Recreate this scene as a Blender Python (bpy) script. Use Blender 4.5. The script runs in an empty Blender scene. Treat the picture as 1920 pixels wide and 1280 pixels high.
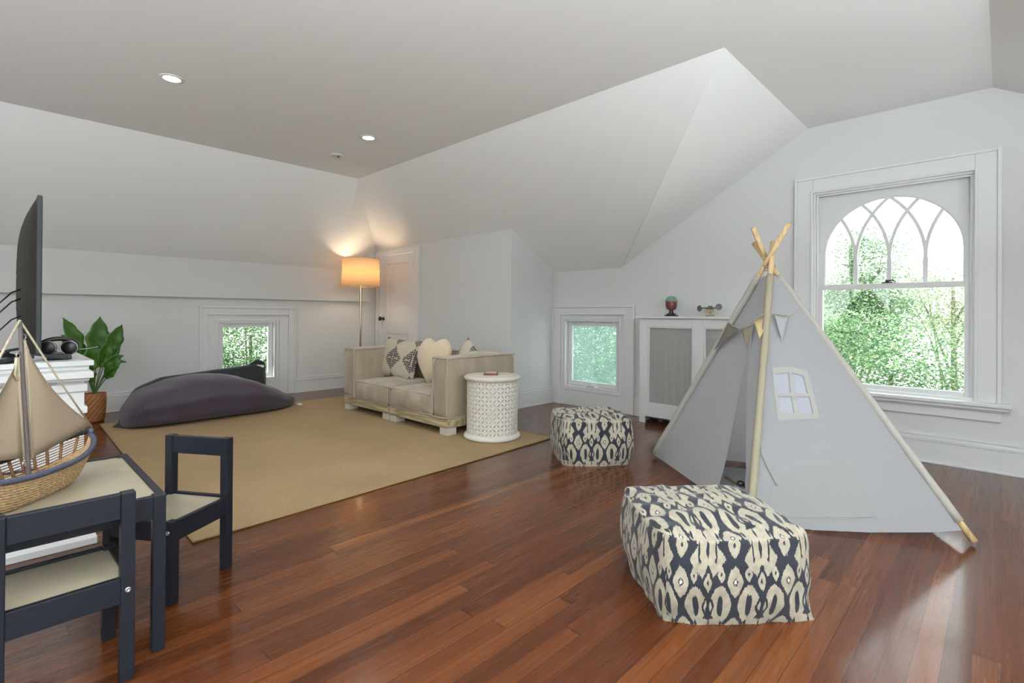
import bpy, bmesh, math, random
from math import sin, cos, pi, sqrt, atan2, exp
from mathutils import Vector, Matrix, noise
from mathutils.geometry import delaunay_2d_cdt

random.seed(7)
C = bpy.context.scene.collection
S = bpy.context.scene

# ------------------------------------------------------------------ camera
F_PX, YAW, PITCH, ROLL, CY = 951.06, 0.768751, 0.0034692, 0.0066270, 586.659
cam = bpy.data.cameras.new('camera'); camo = bpy.data.objects.new('camera', cam); C.objects.link(camo)
cam.sensor_fit = 'HORIZONTAL'; cam.sensor_width = 36.0
cam.lens = F_PX / 1920 * 36.0
cam.shift_y = -(640 - CY) / 1920
cam.clip_start = 0.05; cam.clip_end = 300
fw = Vector((-sin(YAW) * cos(PITCH), cos(YAW) * cos(PITCH), sin(PITCH)))
r0 = Vector((cos(YAW), sin(YAW), 0)); u0 = r0.cross(fw)
rr = r0 * cos(ROLL) + u0 * sin(ROLL); uu = -r0 * sin(ROLL) + u0 * cos(ROLL)
camo.matrix_world = Matrix(((rr.x, uu.x, -fw.x, 0), (rr.y, uu.y, -fw.y, 0), (rr.z, uu.z, -fw.z, 1.0), (0, 0, 0, 1)))
S.camera = camo

# ------------------------------------------------------------------ world, sun, daylight, exposure
w = bpy.data.worlds.new('sky'); S.world = w; w.use_nodes = True
wn = w.node_tree.nodes; wl = w.node_tree.links
bg = wn['Background']
tc = wn.new('ShaderNodeTexCoord'); sx = wn.new('ShaderNodeSeparateXYZ'); wl.new(tc.outputs['Generated'], sx.inputs[0])
cr = wn.new('ShaderNodeValToRGB'); wl.new(sx.outputs['Z'], cr.inputs[0])
cr.color_ramp.elements[0].position = 0.0; cr.color_ramp.elements[0].color = (0.97, 0.965, 0.975, 1)
cr.color_ramp.elements[1].position = 0.9; cr.color_ramp.elements[1].color = (0.86, 0.92, 1.0, 1)
wl.new(cr.outputs[0], bg.inputs[0]); bg.inputs[1].default_value = 3.2
sun = bpy.data.lights.new('sun', 'SUN'); suno = bpy.data.objects.new('sun', sun); C.objects.link(suno)
sun.energy = 7.0; sun.angle = 0.02; sun.color = (1, 0.96, 0.88)
suno.rotation_euler = Vector((0.25, 0.62, -1.0)).to_track_quat('-Z', 'Y').to_euler()
S.view_settings.view_transform = 'Standard'; S.view_settings.look = 'None'
S.view_settings.exposure = 0.62; S.view_settings.gamma = 1.0
S.view_settings.use_curve_mapping = False
S.cycles.use_denoising = True
S.cycles.max_bounces = 10; S.cycles.diffuse_bounces = 6; S.cycles.transparent_max_bounces = 24
S.cycles.sample_clamp_indirect = 6.0
S.cycles.caustics_reflective = False; S.cycles.caustics_refractive = False

def portal(loc, size, rot):
    l = bpy.data.lights.new('portal', 'AREA'); l.shape = 'RECTANGLE'; l.size, l.size_y = size
    l.cycles.is_portal = True
    o = bpy.data.objects.new('window_portal', l); C.objects.link(o); o.location = loc; o.rotation_euler = rot

# ------------------------------------------------------------------ material helpers
class X:
    """expression over shader math nodes"""
    def __init__(s, nt, v): s.nt, s.v = nt, v
    def _m(s, op, *a, clamp=False):
        n = s.nt.nodes.new('ShaderNodeMath'); n.operation = op; n.use_clamp = clamp
        for i, q in enumerate((s,) + a):
            q = q.v if isinstance(q, X) else q
            if isinstance(q, (int, float)): n.inputs[i].default_value = q
            else: s.nt.links.new(q, n.inputs[i])
        return X(s.nt, n.outputs[0])
    def __add__(s, o): return s._m('ADD', o)
    __radd__ = __add__
    def __sub__(s, o): return s._m('SUBTRACT', o)
    def __rsub__(s, o): return (s * -1) + o
    def __mul__(s, o): return s._m('MULTIPLY', o)
    __rmul__ = __mul__
    def __truediv__(s, o): return s._m('DIVIDE', o)
    def abs(s): return s._m('ABSOLUTE')
    def floor(s): return s._m('FLOOR')
    def fract(s): return s._m('FRACT')
    def pow(s, e): return s._m('POWER', e)
    def lt(s, o): return s._m('LESS_THAN', o)
    def gt(s, o): return s._m('GREATER_THAN', o)
    def min(s, o): return s._m('MINIMUM', o)
    def max(s, o): return s._m('MAXIMUM', o)
    def sin(s): return s._m('SINE')
    def clamp(s): return s._m('ADD', 0.0, clamp=True)

def newmat(name):
    m = bpy.data.materials.new(name); m.use_nodes = True
    nt = m.node_tree; return m, nt, nt.nodes['Principled BSDF']

def srgb(r, g, b):
    f = lambda c: (c / 255 / 12.92) if c / 255 <= 0.04045 else ((c / 255 + 0.055) / 1.055) ** 2.4
    return (f(r), f(g), f(b), 1)

def pm(name, col, rough=0.5, metal=0.0, var=0.0, vscale=8.0, bump=0.0, bscale=60.0, coat=0.0, sheen=0.0,
       stretch=(1, 1, 1), spec=0.5, trans=0.0):
    m, nt, p = newmat(name)
    p.inputs['Roughness'].default_value = rough; p.inputs['Metallic'].default_value = metal
    p.inputs['Coat Weight'].default_value = coat; p.inputs['Specular IOR Level'].default_value = spec
    if sheen: p.inputs['Sheen Weight'].default_value = sheen
    tcn = nt.nodes.new('ShaderNodeTexCoord'); mp = nt.nodes.new('ShaderNodeMapping')
    nt.links.new(tcn.outputs['Object'], mp.inputs[0]); mp.inputs['Scale'].default_value = stretch
    if var:
        nz = nt.nodes.new('ShaderNodeTexNoise'); nz.inputs['Scale'].default_value = vscale; nz.inputs['Detail'].default_value = 5
        nt.links.new(mp.outputs[0], nz.inputs[0])
        mx = nt.nodes.new('ShaderNodeMixRGB'); nt.links.new(nz.outputs['Fac'], mx.inputs[0])
        mx.inputs[1].default_value = tuple(min(1, c * (1 - var)) for c in col[:3]) + (1,)
        mx.inputs[2].default_value = tuple(min(1, c * (1 + var)) for c in col[:3]) + (1,)
        nt.links.new(mx.outputs[0], p.inputs['Base Color'])
    else:
        p.inputs['Base Color'].default_value = col
    if bump:
        nb = nt.nodes.new('ShaderNodeTexNoise'); nb.inputs['Scale'].default_value = bscale; nb.inputs['Detail'].default_value = 3
        nt.links.new(mp.outputs[0], nb.inputs[0])
        bm_ = nt.nodes.new('ShaderNodeBump'); bm_.inputs['Strength'].default_value = bump; bm_.inputs['Distance'].default_value = 0.004
        nt.links.new(nb.outputs['Fac'], bm_.inputs['Height']); nt.links.new(bm_.outputs[0], p.inputs['Normal'])
    if trans:
        tr = nt.nodes.new('ShaderNodeBsdfTranslucent'); tr.inputs[0].default_value = col
        ms = nt.nodes.new('ShaderNodeMixShader'); ms.inputs[0].default_value = trans
        out = nt.nodes['Material Output']
        nt.links.new(p.outputs[0], ms.inputs[1]); nt.links.new(tr.outputs[0], ms.inputs[2]); nt.links.new(ms.outputs[0], out.inputs[0])
    return m

def ramp(nt, fac, stops):
    r = nt.nodes.new('ShaderNodeValToRGB'); nt.links.new(fac.v if isinstance(fac, X) else fac, r.inputs[0])
    e = r.color_ramp.elements
    while len(e) < len(stops): e.new(0.5)
    for k, (p_, c_) in enumerate(stops): e[k].position = p_; e[k].color = c_
    return r.outputs[0]

def mixc(nt, f, a, b, mode='MIX'):
    n = nt.nodes.new('ShaderNodeMixRGB'); n.blend_type = mode
    for i, q in enumerate((f, a, b)):
        q = q.v if isinstance(q, X) else q
        if isinstance(q, (int, float)): n.inputs[i].default_value = q
        elif isinstance(q, tuple): n.inputs[i].default_value = q
        else: nt.links.new(q, n.inputs[i])
    return n.outputs[0]

def coords(nt, kind='Object'):
    t = nt.nodes.new('ShaderNodeTexCoord'); s_ = nt.nodes.new('ShaderNodeSeparateXYZ')
    nt.links.new(t.outputs[kind], s_.inputs[0])
    return [X(nt, s_.outputs[i]) for i in range(3)]

def comb(nt, x, y, z=0.0):
    c = nt.nodes.new('ShaderNodeCombineXYZ')
    for i, q in enumerate((x, y, z)):
        if isinstance(q, X): nt.links.new(q.v, c.inputs[i])
        else: c.inputs[i].default_value = q
    return c.outputs[0]

def noisef(nt, vec, scale, detail=3.0, out='Fac', rough=0.5):
    n = nt.nodes.new('ShaderNodeTexNoise'); n.inputs['Scale'].default_value = scale
    n.inputs['Detail'].default_value = detail; n.inputs['Roughness'].default_value = rough
    nt.links.new(vec, n.inputs['Vector']); return X(nt, n.outputs[out])

def whitef(nt, vec):
    n = nt.nodes.new('ShaderNodeTexWhiteNoise'); n.noise_dimensions = '3D'
    nt.links.new(vec, n.inputs['Vector']); return X(nt, n.outputs['Value'])

def bumpto(nt, p, h, strength=0.3, dist=0.003):
    b = nt.nodes.new('ShaderNodeBump'); b.inputs['Strength'].default_value = strength; b.inputs['Distance'].default_value = dist
    nt.links.new(h.v if isinstance(h, X) else h, b.inputs['Height']); nt.links.new(b.outputs[0], p.inputs['Normal'])

# floor boards run along Y
def mat_floor():
    m, nt, p = newmat('fir_floorboards')
    x, y, z = coords(nt)
    u = x / 0.063
    bi = u.floor(); fx = u.fract()
    rb = whitef(nt, comb(nt, bi, 3.7))
    sy = (y + rb * 5.0) / 1.55
    si = sy.floor(); fy = sy.fract()
    rs = whitef(nt, comb(nt, bi, si, 1.3))
    g1 = noisef(nt, comb(nt, x * 90.0 + rs * 40.0, y * 1.6 + rs * 9.0), 1.0, 4)
    g2 = noisef(nt, comb(nt, x * 420.0, y * 2.2 + rs * 5.0), 1.0, 2)
    g3 = noisef(nt, comb(nt, x * 14.0 + rs * 7.0, y * 0.9), 1.0, 3)
    t = (rs * 0.34 + g1 * 0.20 + g3 * 0.36 + g2 * 0.12 + 0.0)
    col = ramp(nt, t, [(0.15, srgb(54, 24, 10)), (0.45, srgb(80, 39, 16)), (0.60, srgb(94, 49, 21)), (0.85, srgb(124, 72, 34))])
    gap = (fx - 0.5).abs().gt(0.486).max((fy - 0.5).abs().gt(0.4988))
    streak = (g2 - 0.62).max(0.0) * 1.6
    col2 = mixc(nt, streak.clamp(), col, srgb(70, 26, 18))
    col3 = mixc(nt, gap * 0.8, col2, srgb(40, 16, 12))
    nt.links.new(col3, p.inputs['Base Color'])
    rr_ = g1 * 0.10 + 0.22
    nt.links.new(rr_.v, p.inputs['Roughness'])
    p.inputs['Specular IOR Level'].default_value = 0.1
    p.inputs['Coat Weight'].default_value = 0.5; p.inputs['Coat Roughness'].default_value = 0.12
    bumpto(nt, p, g2 * 0.25 + g3 * 0.5 - gap * 1.5, 0.10, 0.0015)
    return m

def mat_sisal():
    m, nt, p = newmat('sisal_weave')
    x, y, z = coords(nt)
    n1 = noisef(nt, comb(nt, x * 260.0, y * 90.0), 1.0, 2)
    n2 = noisef(nt, comb(nt, x, y), 1.3, 3)
    wv = ((x + y) * 520.0).sin() * 0.5 + 0.5
    wv2 = ((x - y) * 300.0).sin() * 0.5 + 0.5
    t = n1 * 0.55 + wv * 0.18 + wv2 * 0.1 + n2 * 0.25
    nt.links.new(ramp(nt, t, [(0.2, srgb(114, 94, 68)), (0.5, srgb(150, 127, 96)), (0.85, srgb(186, 161, 127))]), p.inputs['Base Color'])
    p.inputs['Roughness'].default_value = 0.95; p.inputs['Specular IOR Level'].default_value = 0.1
    bumpto(nt, p, n1 + wv * 0.6, 0.6, 0.003)
    return m

def mat_ikat():
    m, nt, p = newmat('ikat_print')
    t = nt.nodes.new('ShaderNodeUVMap'); s_ = nt.nodes.new('ShaderNodeSeparateXYZ'); nt.links.new(t.outputs[0], s_.inputs[0])
    u, v = X(nt, s_.outputs[0]), X(nt, s_.outputs[1])
    jit = noisef(nt, comb(nt, u * 330.0, v * 8.0), 1.0, 1) - 0.5
    jit2 = noisef(nt, comb(nt, u * 25.0, v * 25.0), 1.0, 2) - 0.5
    vv = (v / 0.29 + jit * 0.075 + 10.0).fract()
    uu_ = ((u / 0.170 + jit2 * 0.06).fract() - 0.5).abs()          # 0 centre .. 0.5
    def oval(cx, cy, a, b, e=1.35):
        dx = ((uu_ - cx).abs() / a).pow(e); dy = ((vv - cy).abs() / b).pow(e)
        return dx + dy                                               # <1 inside
    def inside(*q): return oval(*q).lt(1.0)
    cream = inside(0.0, 0.44, 0.15, 0.17)
    cream = cream.max(inside(0.27, 0.70, 0.205, 0.225, 1.6))
    cream = cream.max(inside(0.25, 0.36, 0.065, 0.085))
    cream = cream.max(inside(0.5, 0.20, 0.34, 0.24, 1.15))
    cream = cream.max(inside(0.0, 0.06, 0.12, 0.13))
    cream = cream.max(inside(0.0, 0.97, 0.17, 0.12))
    cream = cream.max(inside(0.40, 0.96, 0.20, 0.10, 1.8))
    cream = cream.max(inside(0.5, 0.02, 0.22, 0.09))
    dark = inside(0.27, 0.71, 0.055, 0.125, 2.4)
    dark = dark.max(inside(0.5, 0.72, 0.115, 0.15) * (inside(0.5, 0.72, 0.075, 0.10) * -1 + 1))
    dark = dark.max(inside(0.5, 0.44, 0.125, 0.145))
    dark = dark.max(inside(0.5, 0.10, 0.03, 0.10)).max(inside(0.34, 0.12, 0.02, 0.13)).max(inside(0.5, 0.31, 0.045, 0.05))
    dark = dark.max(inside(0.5, 0.92, 0.02, 0.05)).max(inside(0.25, 0.93, 0.028, 0.05))
    c = cream * (dark * -1 + 1)
    c = c.max(inside(0.5, 0.44, 0.075, 0.10))
    for q in ((0.0, 0.44, 0.05, 0.045), (0.5, 0.44, 0.022, 0.028), (0.5, 0.72, 0.022, 0.028), (0.25, 0.36, 0.02, 0.022),
              (0.0, 0.06, 0.025, 0.03), (0.0, 0.97, 0.045, 0.035), (0.36, 0.21, 0.02, 0.025)):
        c = c * (inside(*q) * -1 + 1)
    white = inside(0.0, 0.44, 0.028, 0.024).max(inside(0.0, 0.97, 0.024, 0.02))
    nv = noisef(nt, comb(nt, u * 40.0, v * 40.0), 1.0, 3)
    creamc = ramp(nt, nv, [(0.3, srgb(150, 140, 123)), (0.7, srgb(171, 162, 144))])
    col = mixc(nt, c, srgb(22, 26, 38), creamc)
    col = mixc(nt, white, col, srgb(225, 222, 214))
    nt.links.new(col, p.inputs['Base Color'])
    p.inputs['Roughness'].default_value = 0.75; p.inputs['Sheen Weight'].default_value = 0.15
    bumpto(nt, p, noisef(nt, comb(nt, u * 700.0, v * 700.0), 1.0, 1), 0.15, 0.001)
    return m

def mat_damask():
    m, nt, p = newmat('damask_print')
    t = nt.nodes.new('ShaderNodeUVMap'); s_ = nt.nodes.new('ShaderNodeSeparateXYZ'); nt.links.new(t.outputs[0], s_.inputs[0])
    u, v = X(nt, s_.outputs[0]), X(nt, s_.outputs[1])      # 0..1 pillow
    uu_, vv = u / 0.47 + 0.50, v / 0.65 + 0.76
    a = (uu_.fract() - 0.5).abs(); b = (vv.fract() - 0.5).abs()
    d = a * 1.05 + b * 1.0                                     # diamond about cell centre
    scal = ((a * 60.0).sin() + (b * 52.0).sin()) * 0.018
    dia = (d + scal).lt(0.47)
    q = ((a * 46.0).sin() * (b * 40.0).sin())
    q2 = ((a - b * 0.6).abs() * 55.0).sin()
    motif = (q.abs().lt(0.62)).max(q2.gt(0.75) * d.lt(0.3))
    cut = (b.lt(0.018) * a.gt(0.10) * a.lt(0.28)).max(a.lt(0.016) * b.lt(0.2))
    dk = dia * motif * (cut * -1 + 1)
    col = mixc(nt, dk, srgb(188, 178, 160), srgb(58, 49, 64))
    n = noisef(nt, comb(nt, u * 60.0, v * 60.0), 1.0, 2)
    col = mixc(nt, n * 0.3, col, srgb(160, 146, 120))
    nt.links.new(col, p.inputs['Base Color'])
    p.inputs['Roughness'].default_value = 0.8
    return m

def mat_weave(name, c1, c2, sx_=120.0, sz_=90.0, rough=0.6, dist=0.006):
    m, nt, p = newmat(name)
    x, y, z = coords(nt)
    n = nt.nodes.new('ShaderNodeTexNoise'); n.inputs['Scale'].default_value = 30; n.inputs['Detail'].default_value = 3
    nt.links.new(comb(nt, x, y, z), n.inputs[0]); nf = X(nt, n.outputs['Fac'])
    row = (z * sz_).floor()
    ang = x._m('ARCTAN2', y)
    s1 = (ang * sx_ * 0.2 + row * 1.57 + nf * 2.0).sin() * 0.5 + 0.5
    s2 = ((z * sz_).fract() - 0.5).abs() * -2 + 1
    h = s1 * 0.5 + s2 * 0.6
    nt.links.new(ramp(nt, h * 0.7 + nf * 0.35, [(0.15, c1), (0.8, c2)]), p.inputs['Base Color'])
    p.inputs['Roughness'].default_value = rough
    bumpto(nt, p, h, 0.9, dist)
    return m

def mat_wood(name, c1, c2, axis=0, scale=1.0, rough=0.5):
    m, nt, p = newmat(name)
    q = coords(nt); st = [22.0 * scale] * 3; st[axis] = 1.3 * scale
    g = noisef(nt, comb(nt, q[0] * st[0], q[1] * st[1], q[2] * st[2]), 1.0, 4)
    w_ = (g * 26.0).sin() * 0.5 + 0.5
    nt.links.new(ramp(nt, w_ * 0.5 + g * 0.5, [(0.2, c1), (0.8, c2)]), p.inputs['Base Color'])
    p.inputs['Roughness'].default_value = rough
    bumpto(nt, p, w_, 0.15, 0.001)
    return m

def mat_leafy(name, cols, trans=0.45):
    m, nt, p = newmat(name)
    g = nt.nodes.new('ShaderNodeNewGeometry')
    colr = ramp(nt, g.outputs['Random Per Island'], [(i / (len(cols) - 1), c) for i, c in enumerate(cols)])
    nt.links.new(colr, p.inputs['Base Color']); p.inputs['Roughness'].default_value = 0.45
    tr = nt.nodes.new('ShaderNodeBsdfTranslucent'); nt.links.new(colr, tr.inputs[0])
    ms = nt.nodes.new('ShaderNodeMixShader'); ms.inputs[0].default_value = trans
    nt.links.new(p.outputs[0], ms.inputs[1]); nt.links.new(tr.outputs[0], ms.inputs[2])
    nt.links.new(ms.outputs[0], nt.nodes['Material Output'].inputs[0])
    return m

def mat_glass():
    m, nt, p = newmat('window_glass')
    nt.nodes.remove(p)
    t = nt.nodes.new('ShaderNodeBsdfTransparent'); t.inputs[0].default_value = (0.93, 0.97, 0.95, 1)
    g = nt.nodes.new('ShaderNodeBsdfGlossy'); g.inputs['Roughness'].default_value = 0.02
    ms = nt.nodes.new('ShaderNodeMixShader'); ms.inputs[0].default_value = 0.06
    nt.links.new(t.outputs[0], ms.inputs[1]); nt.links.new(g.outputs[0], ms.inputs[2])
    nt.links.new(ms.outputs[0], nt.nodes['Material Output'].inputs[0])
    return m

def mat_emit(name, col, strength):
    m, nt, p = newmat(name)
    p.inputs['Base Color'].default_value = (0.8, 0.8, 0.8, 1)
    p.inputs['Emission Color'].default_value = col; p.inputs['Emission Strength'].default_value = strength
    return m

def mat_canvas(name, col, trans, bump=0.15):
    m, nt, p = newmat(name)
    x, y, z = coords(nt)
    n = noisef(nt, comb(nt, x, y, z), 5.0, 4)
    n2 = noisef(nt, comb(nt, x * 500.0, y * 500.0, z * 500.0), 1.0, 1)
    c = mixc(nt, n * 0.12, col, tuple(q * 0.8 for q in col[:3]) + (1,))
    nt.links.new(c, p.inputs['Base Color']); p.inputs['Roughness'].default_value = 0.9
    p.inputs['Specular IOR Level'].default_value = 0.1
    bumpto(nt, p, n * 2.0 + n2 * 0.15, bump, 0.01)
    tr = nt.nodes.new('ShaderNodeBsdfTranslucent'); nt.links.new(c, tr.inputs[0])
    ms = nt.nodes.new('ShaderNodeMixShader'); ms.inputs[0].default_value = trans
    nt.links.new(p.outputs[0], ms.inputs[1]); nt.links.new(tr.outputs[0], ms.inputs[2])
    nt.links.new(ms.outputs[0], nt.nodes['Material Output'].inputs[0])
    return m

def mat_grille():
    m, nt, p = newmat('perforated_grille')
    x, y, z = coords(nt)
    a = ((x * 175.0).fract() - 0.5); b = ((z * 175.0).fract() - 0.5)
    hole = (a * a + b * b).lt(0.085)
    p.inputs['Base Color'].default_value = srgb(172, 172, 168); p.inputs['Roughness'].default_value = 0.6
    t = nt.nodes.new('ShaderNodeBsdfTransparent'); ms = nt.nodes.new('ShaderNodeMixShader')
    nt.links.new(hole.v, ms.inputs[0]); nt.links.new(p.outputs[0], ms.inputs[1]); nt.links.new(t.outputs[0], ms.inputs[2])
    nt.links.new(ms.outputs[0], nt.nodes['Material Output'].inputs[0])
    return m

def mat_velvet():
    m, nt, p = newmat('greige_velvet')
    x, y, z = coords(nt)
    n = noisef(nt, comb(nt, x * 9.0, y * 9.0, z * 1.8), 1.0, 4)
    n2 = noisef(nt, comb(nt, x * 150.0, y * 150.0, z * 150.0), 1.0, 2)
    nt.links.new(ramp(nt, n * 0.8 + n2 * 0.2, [(0.25, srgb(132, 119, 102)), (0.6, srgb(162, 147, 127)), (0.85, srgb(188, 174, 154))]), p.inputs['Base Color'])
    p.inputs['Roughness'].default_value = 0.7; p.inputs['Sheen Weight'].default_value = 0.4; p.inputs['Sheen Roughness'].default_value = 0.4
    bumpto(nt, p, n, 0.35, 0.012)
    return m

MT = dict(
    wall=pm('wall_paint_grey', srgb(207, 207, 206), 0.75, spec=0.25, var=0.015, vscale=2),
    ceil=pm('ceiling_paint_white', srgb(238, 238, 237), 0.85, spec=0.2, var=0.01, vscale=2),
    trim=pm('trim_paint_white', srgb(214, 214, 214), 0.4, spec=0.4),
    floor=mat_floor(), sisal=mat_sisal(), ikat=mat_ikat(), damask=mat_damask(), glass=mat_glass(),
    binding=pm('rug_binding', srgb(140, 116, 80), 0.9),
    navy=pm('navy_lacquer', srgb(22, 25, 34), 0.5, spec=0.3, var=0.06, vscale=20, bump=0.08, bscale=30, stretch=(1, 1, 8)),
    panel=pm('beige_panel', srgb(160, 149, 128), 0.35, var=0.02),
    steel=pm('steel', srgb(190, 190, 190), 0.3, 1.0),
    black=pm('black_plastic', srgb(18, 19, 21), 0.35),
    blackmatte=pm('black_matte', srgb(24, 26, 27), 0.6),
    darkgrey=pm('dark_grey_metal', srgb(44, 48, 49), 0.5, spec=0.3),
    velvet=mat_velvet(),
    piping=pm('greige_piping', srgb(168, 157, 140), 0.75, var=0.08, vscale=20),
    sofawood=mat_wood('whitewashed_pine', srgb(140, 122, 92), srgb(186, 170, 140), 0, 1.0),
    sofafoot=pm('whitewashed_block', srgb(190, 184, 172), 0.6, var=0.06, vscale=30),
    heart=pm('cream_fleece', srgb(206, 188, 160), 0.95, var=0.05, vscale=25, bump=0.5, bscale=120, sheen=0.4),
    lattice=pm('whitewashed_lattice', srgb(208, 203, 193), 0.6, var=0.03, vscale=30),
    latwood=pm('whitewashed_top', srgb(206, 196, 184), 0.55, var=0.08, vscale=14, stretch=(1, 6, 1)),
    beandark=pm('aubergine_velvet', srgb(60, 49, 62), 0.7, var=0.28, vscale=3.5, bump=0.25, bscale=9, sheen=0.18),
    beannavy=pm('navy_fabric', srgb(24, 26, 36), 0.75, var=0.1, bump=0.2, bscale=12, sheen=0.2),
    brass=pm('champagne_metal', srgb(196, 182, 158), 0.28, 1.0),
    canvas=mat_canvas('white_canvas', srgb(199, 199, 202), 0.50),
    sheer=mat_canvas('sheer_mesh', srgb(222, 226, 238), 0.5, 0.02),
    canvasbeige=mat_canvas('cream_canvas_tape', srgb(190, 188, 183), 0.3),
    pocket=mat_canvas('pocket_canvas', srgb(192, 191, 189), 0.46),
    pole=mat_wood('pine_pole', srgb(186, 156, 112), srgb(214, 186, 142), 2, 1.0, 0.55),
    sleeve=mat_canvas('sleeve_canvas', srgb(192, 188, 180), 0.25), sleevetan=mat_canvas('sleeve_tan', srgb(168, 158, 138), 0.15),
    straw=pm('seagrass', srgb(176, 146, 108), 0.8, var=0.35, vscale=60, bump=0.8, bscale=180),
    strawdark=pm('brown_seagrass', srgb(132, 98, 66), 0.8, var=0.3, vscale=60),
    rimrope=pm('slate_wrapped_rope', srgb(70, 72, 90), 0.85, var=0.3, vscale=80, bump=0.9, bscale=160),
    rimdark=pm('charcoal_wrapped_rope', srgb(40, 44, 44), 0.85, var=0.3, vscale=80, bump=0.9, bscale=160),
    sail=pm('natural_sailcloth', srgb(168, 150, 128), 0.9, var=0.05, vscale=10, bump=0.3, bscale=20, trans=0.15),
    rope=pm('cotton_rope', srgb(188, 175, 150), 0.9, var=0.15, vscale=200, bump=0.8, bscale=300),
    mast=pm('weathered_mast', srgb(92, 80, 78), 0.6, var=0.2, vscale=18, stretch=(8, 8, 1)),
    basket=mat_weave('woven_basket', srgb(84, 46, 20), srgb(176, 116, 66), 70.0, 75.0),
    soil=pm('soil', srgb(40, 30, 24), 0.95),
    leaf=pm('houseplant_leaf', srgb(56, 98, 24), 0.4, var=0.3, vscale=9, trans=0.12),
    stem=pm('plant_stem', srgb(62, 92, 40), 0.5),
    grille=mat_grille(),
    radiator=pm('cast_iron_silver', srgb(176, 176, 172), 0.5),
    flag1=pm('taupe_felt', srgb(112, 106, 98), 0.9), flag2=pm('light_taupe_felt', srgb(146, 136, 122), 0.9),
    flag3=pm('mustard_felt', srgb(200, 178, 134), 0.9), flag4=pm('pale_grey_felt', srgb(150, 150, 152), 0.9),
    downlight=mat_emit('downlight_lens', (1, 0.985, 0.96, 1), 9.0),
    maple=mat_leafy('maple_leaves', [srgb(56, 94, 68), srgb(78, 120, 80), srgb(102, 142, 86), srgb(120, 148, 100), srgb(190, 196, 168)]),  # last, palest leaf tone paints in the white highlights
    birch=mat_leafy('pale_leaves', [srgb(104, 130, 92), srgb(132, 152, 106), srgb(190, 190, 158)]),
    bluegreen=mat_leafy('cool_leaves', [srgb(72, 122, 94), srgb(84, 134, 102), srgb(94, 142, 106), srgb(120, 160, 104)]),
    bark=pm('bark', srgb(96, 84, 74), 0.9, var=0.3, vscale=10),
    bounce_ground=pm('pale_bounce_ground', srgb(205, 204, 198), 0.95, var=0.1, vscale=2),  # pale reflector tone, made up to bounce sunlight onto the ceiling
)

# ------------------------------------------------------------------ object helpers
def tag(o, label=None, cat=None, group=None, kind=None):
    if label: o['label'] = label
    if cat: o['category'] = cat
    if group: o['group'] = group
    if kind: o['kind'] = kind
    return o

def thing(name, label, cat, loc=(0, 0, 0), rz=0.0, group=None):
    o = bpy.data.objects.new(name, None); C.objects.link(o)
    o.location = loc; o.rotation_euler = (0, 0, rz); o.empty_display_size = 0.1
    return tag(o, label, cat, group)

def basis(o):
    return Matrix.Translation(o.location) @ o.rotation_euler.to_matrix().to_4x4()

def world_of(o):
    m = basis(o)
    while o.parent: o = o.parent; m = basis(o) @ m
    return m

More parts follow.
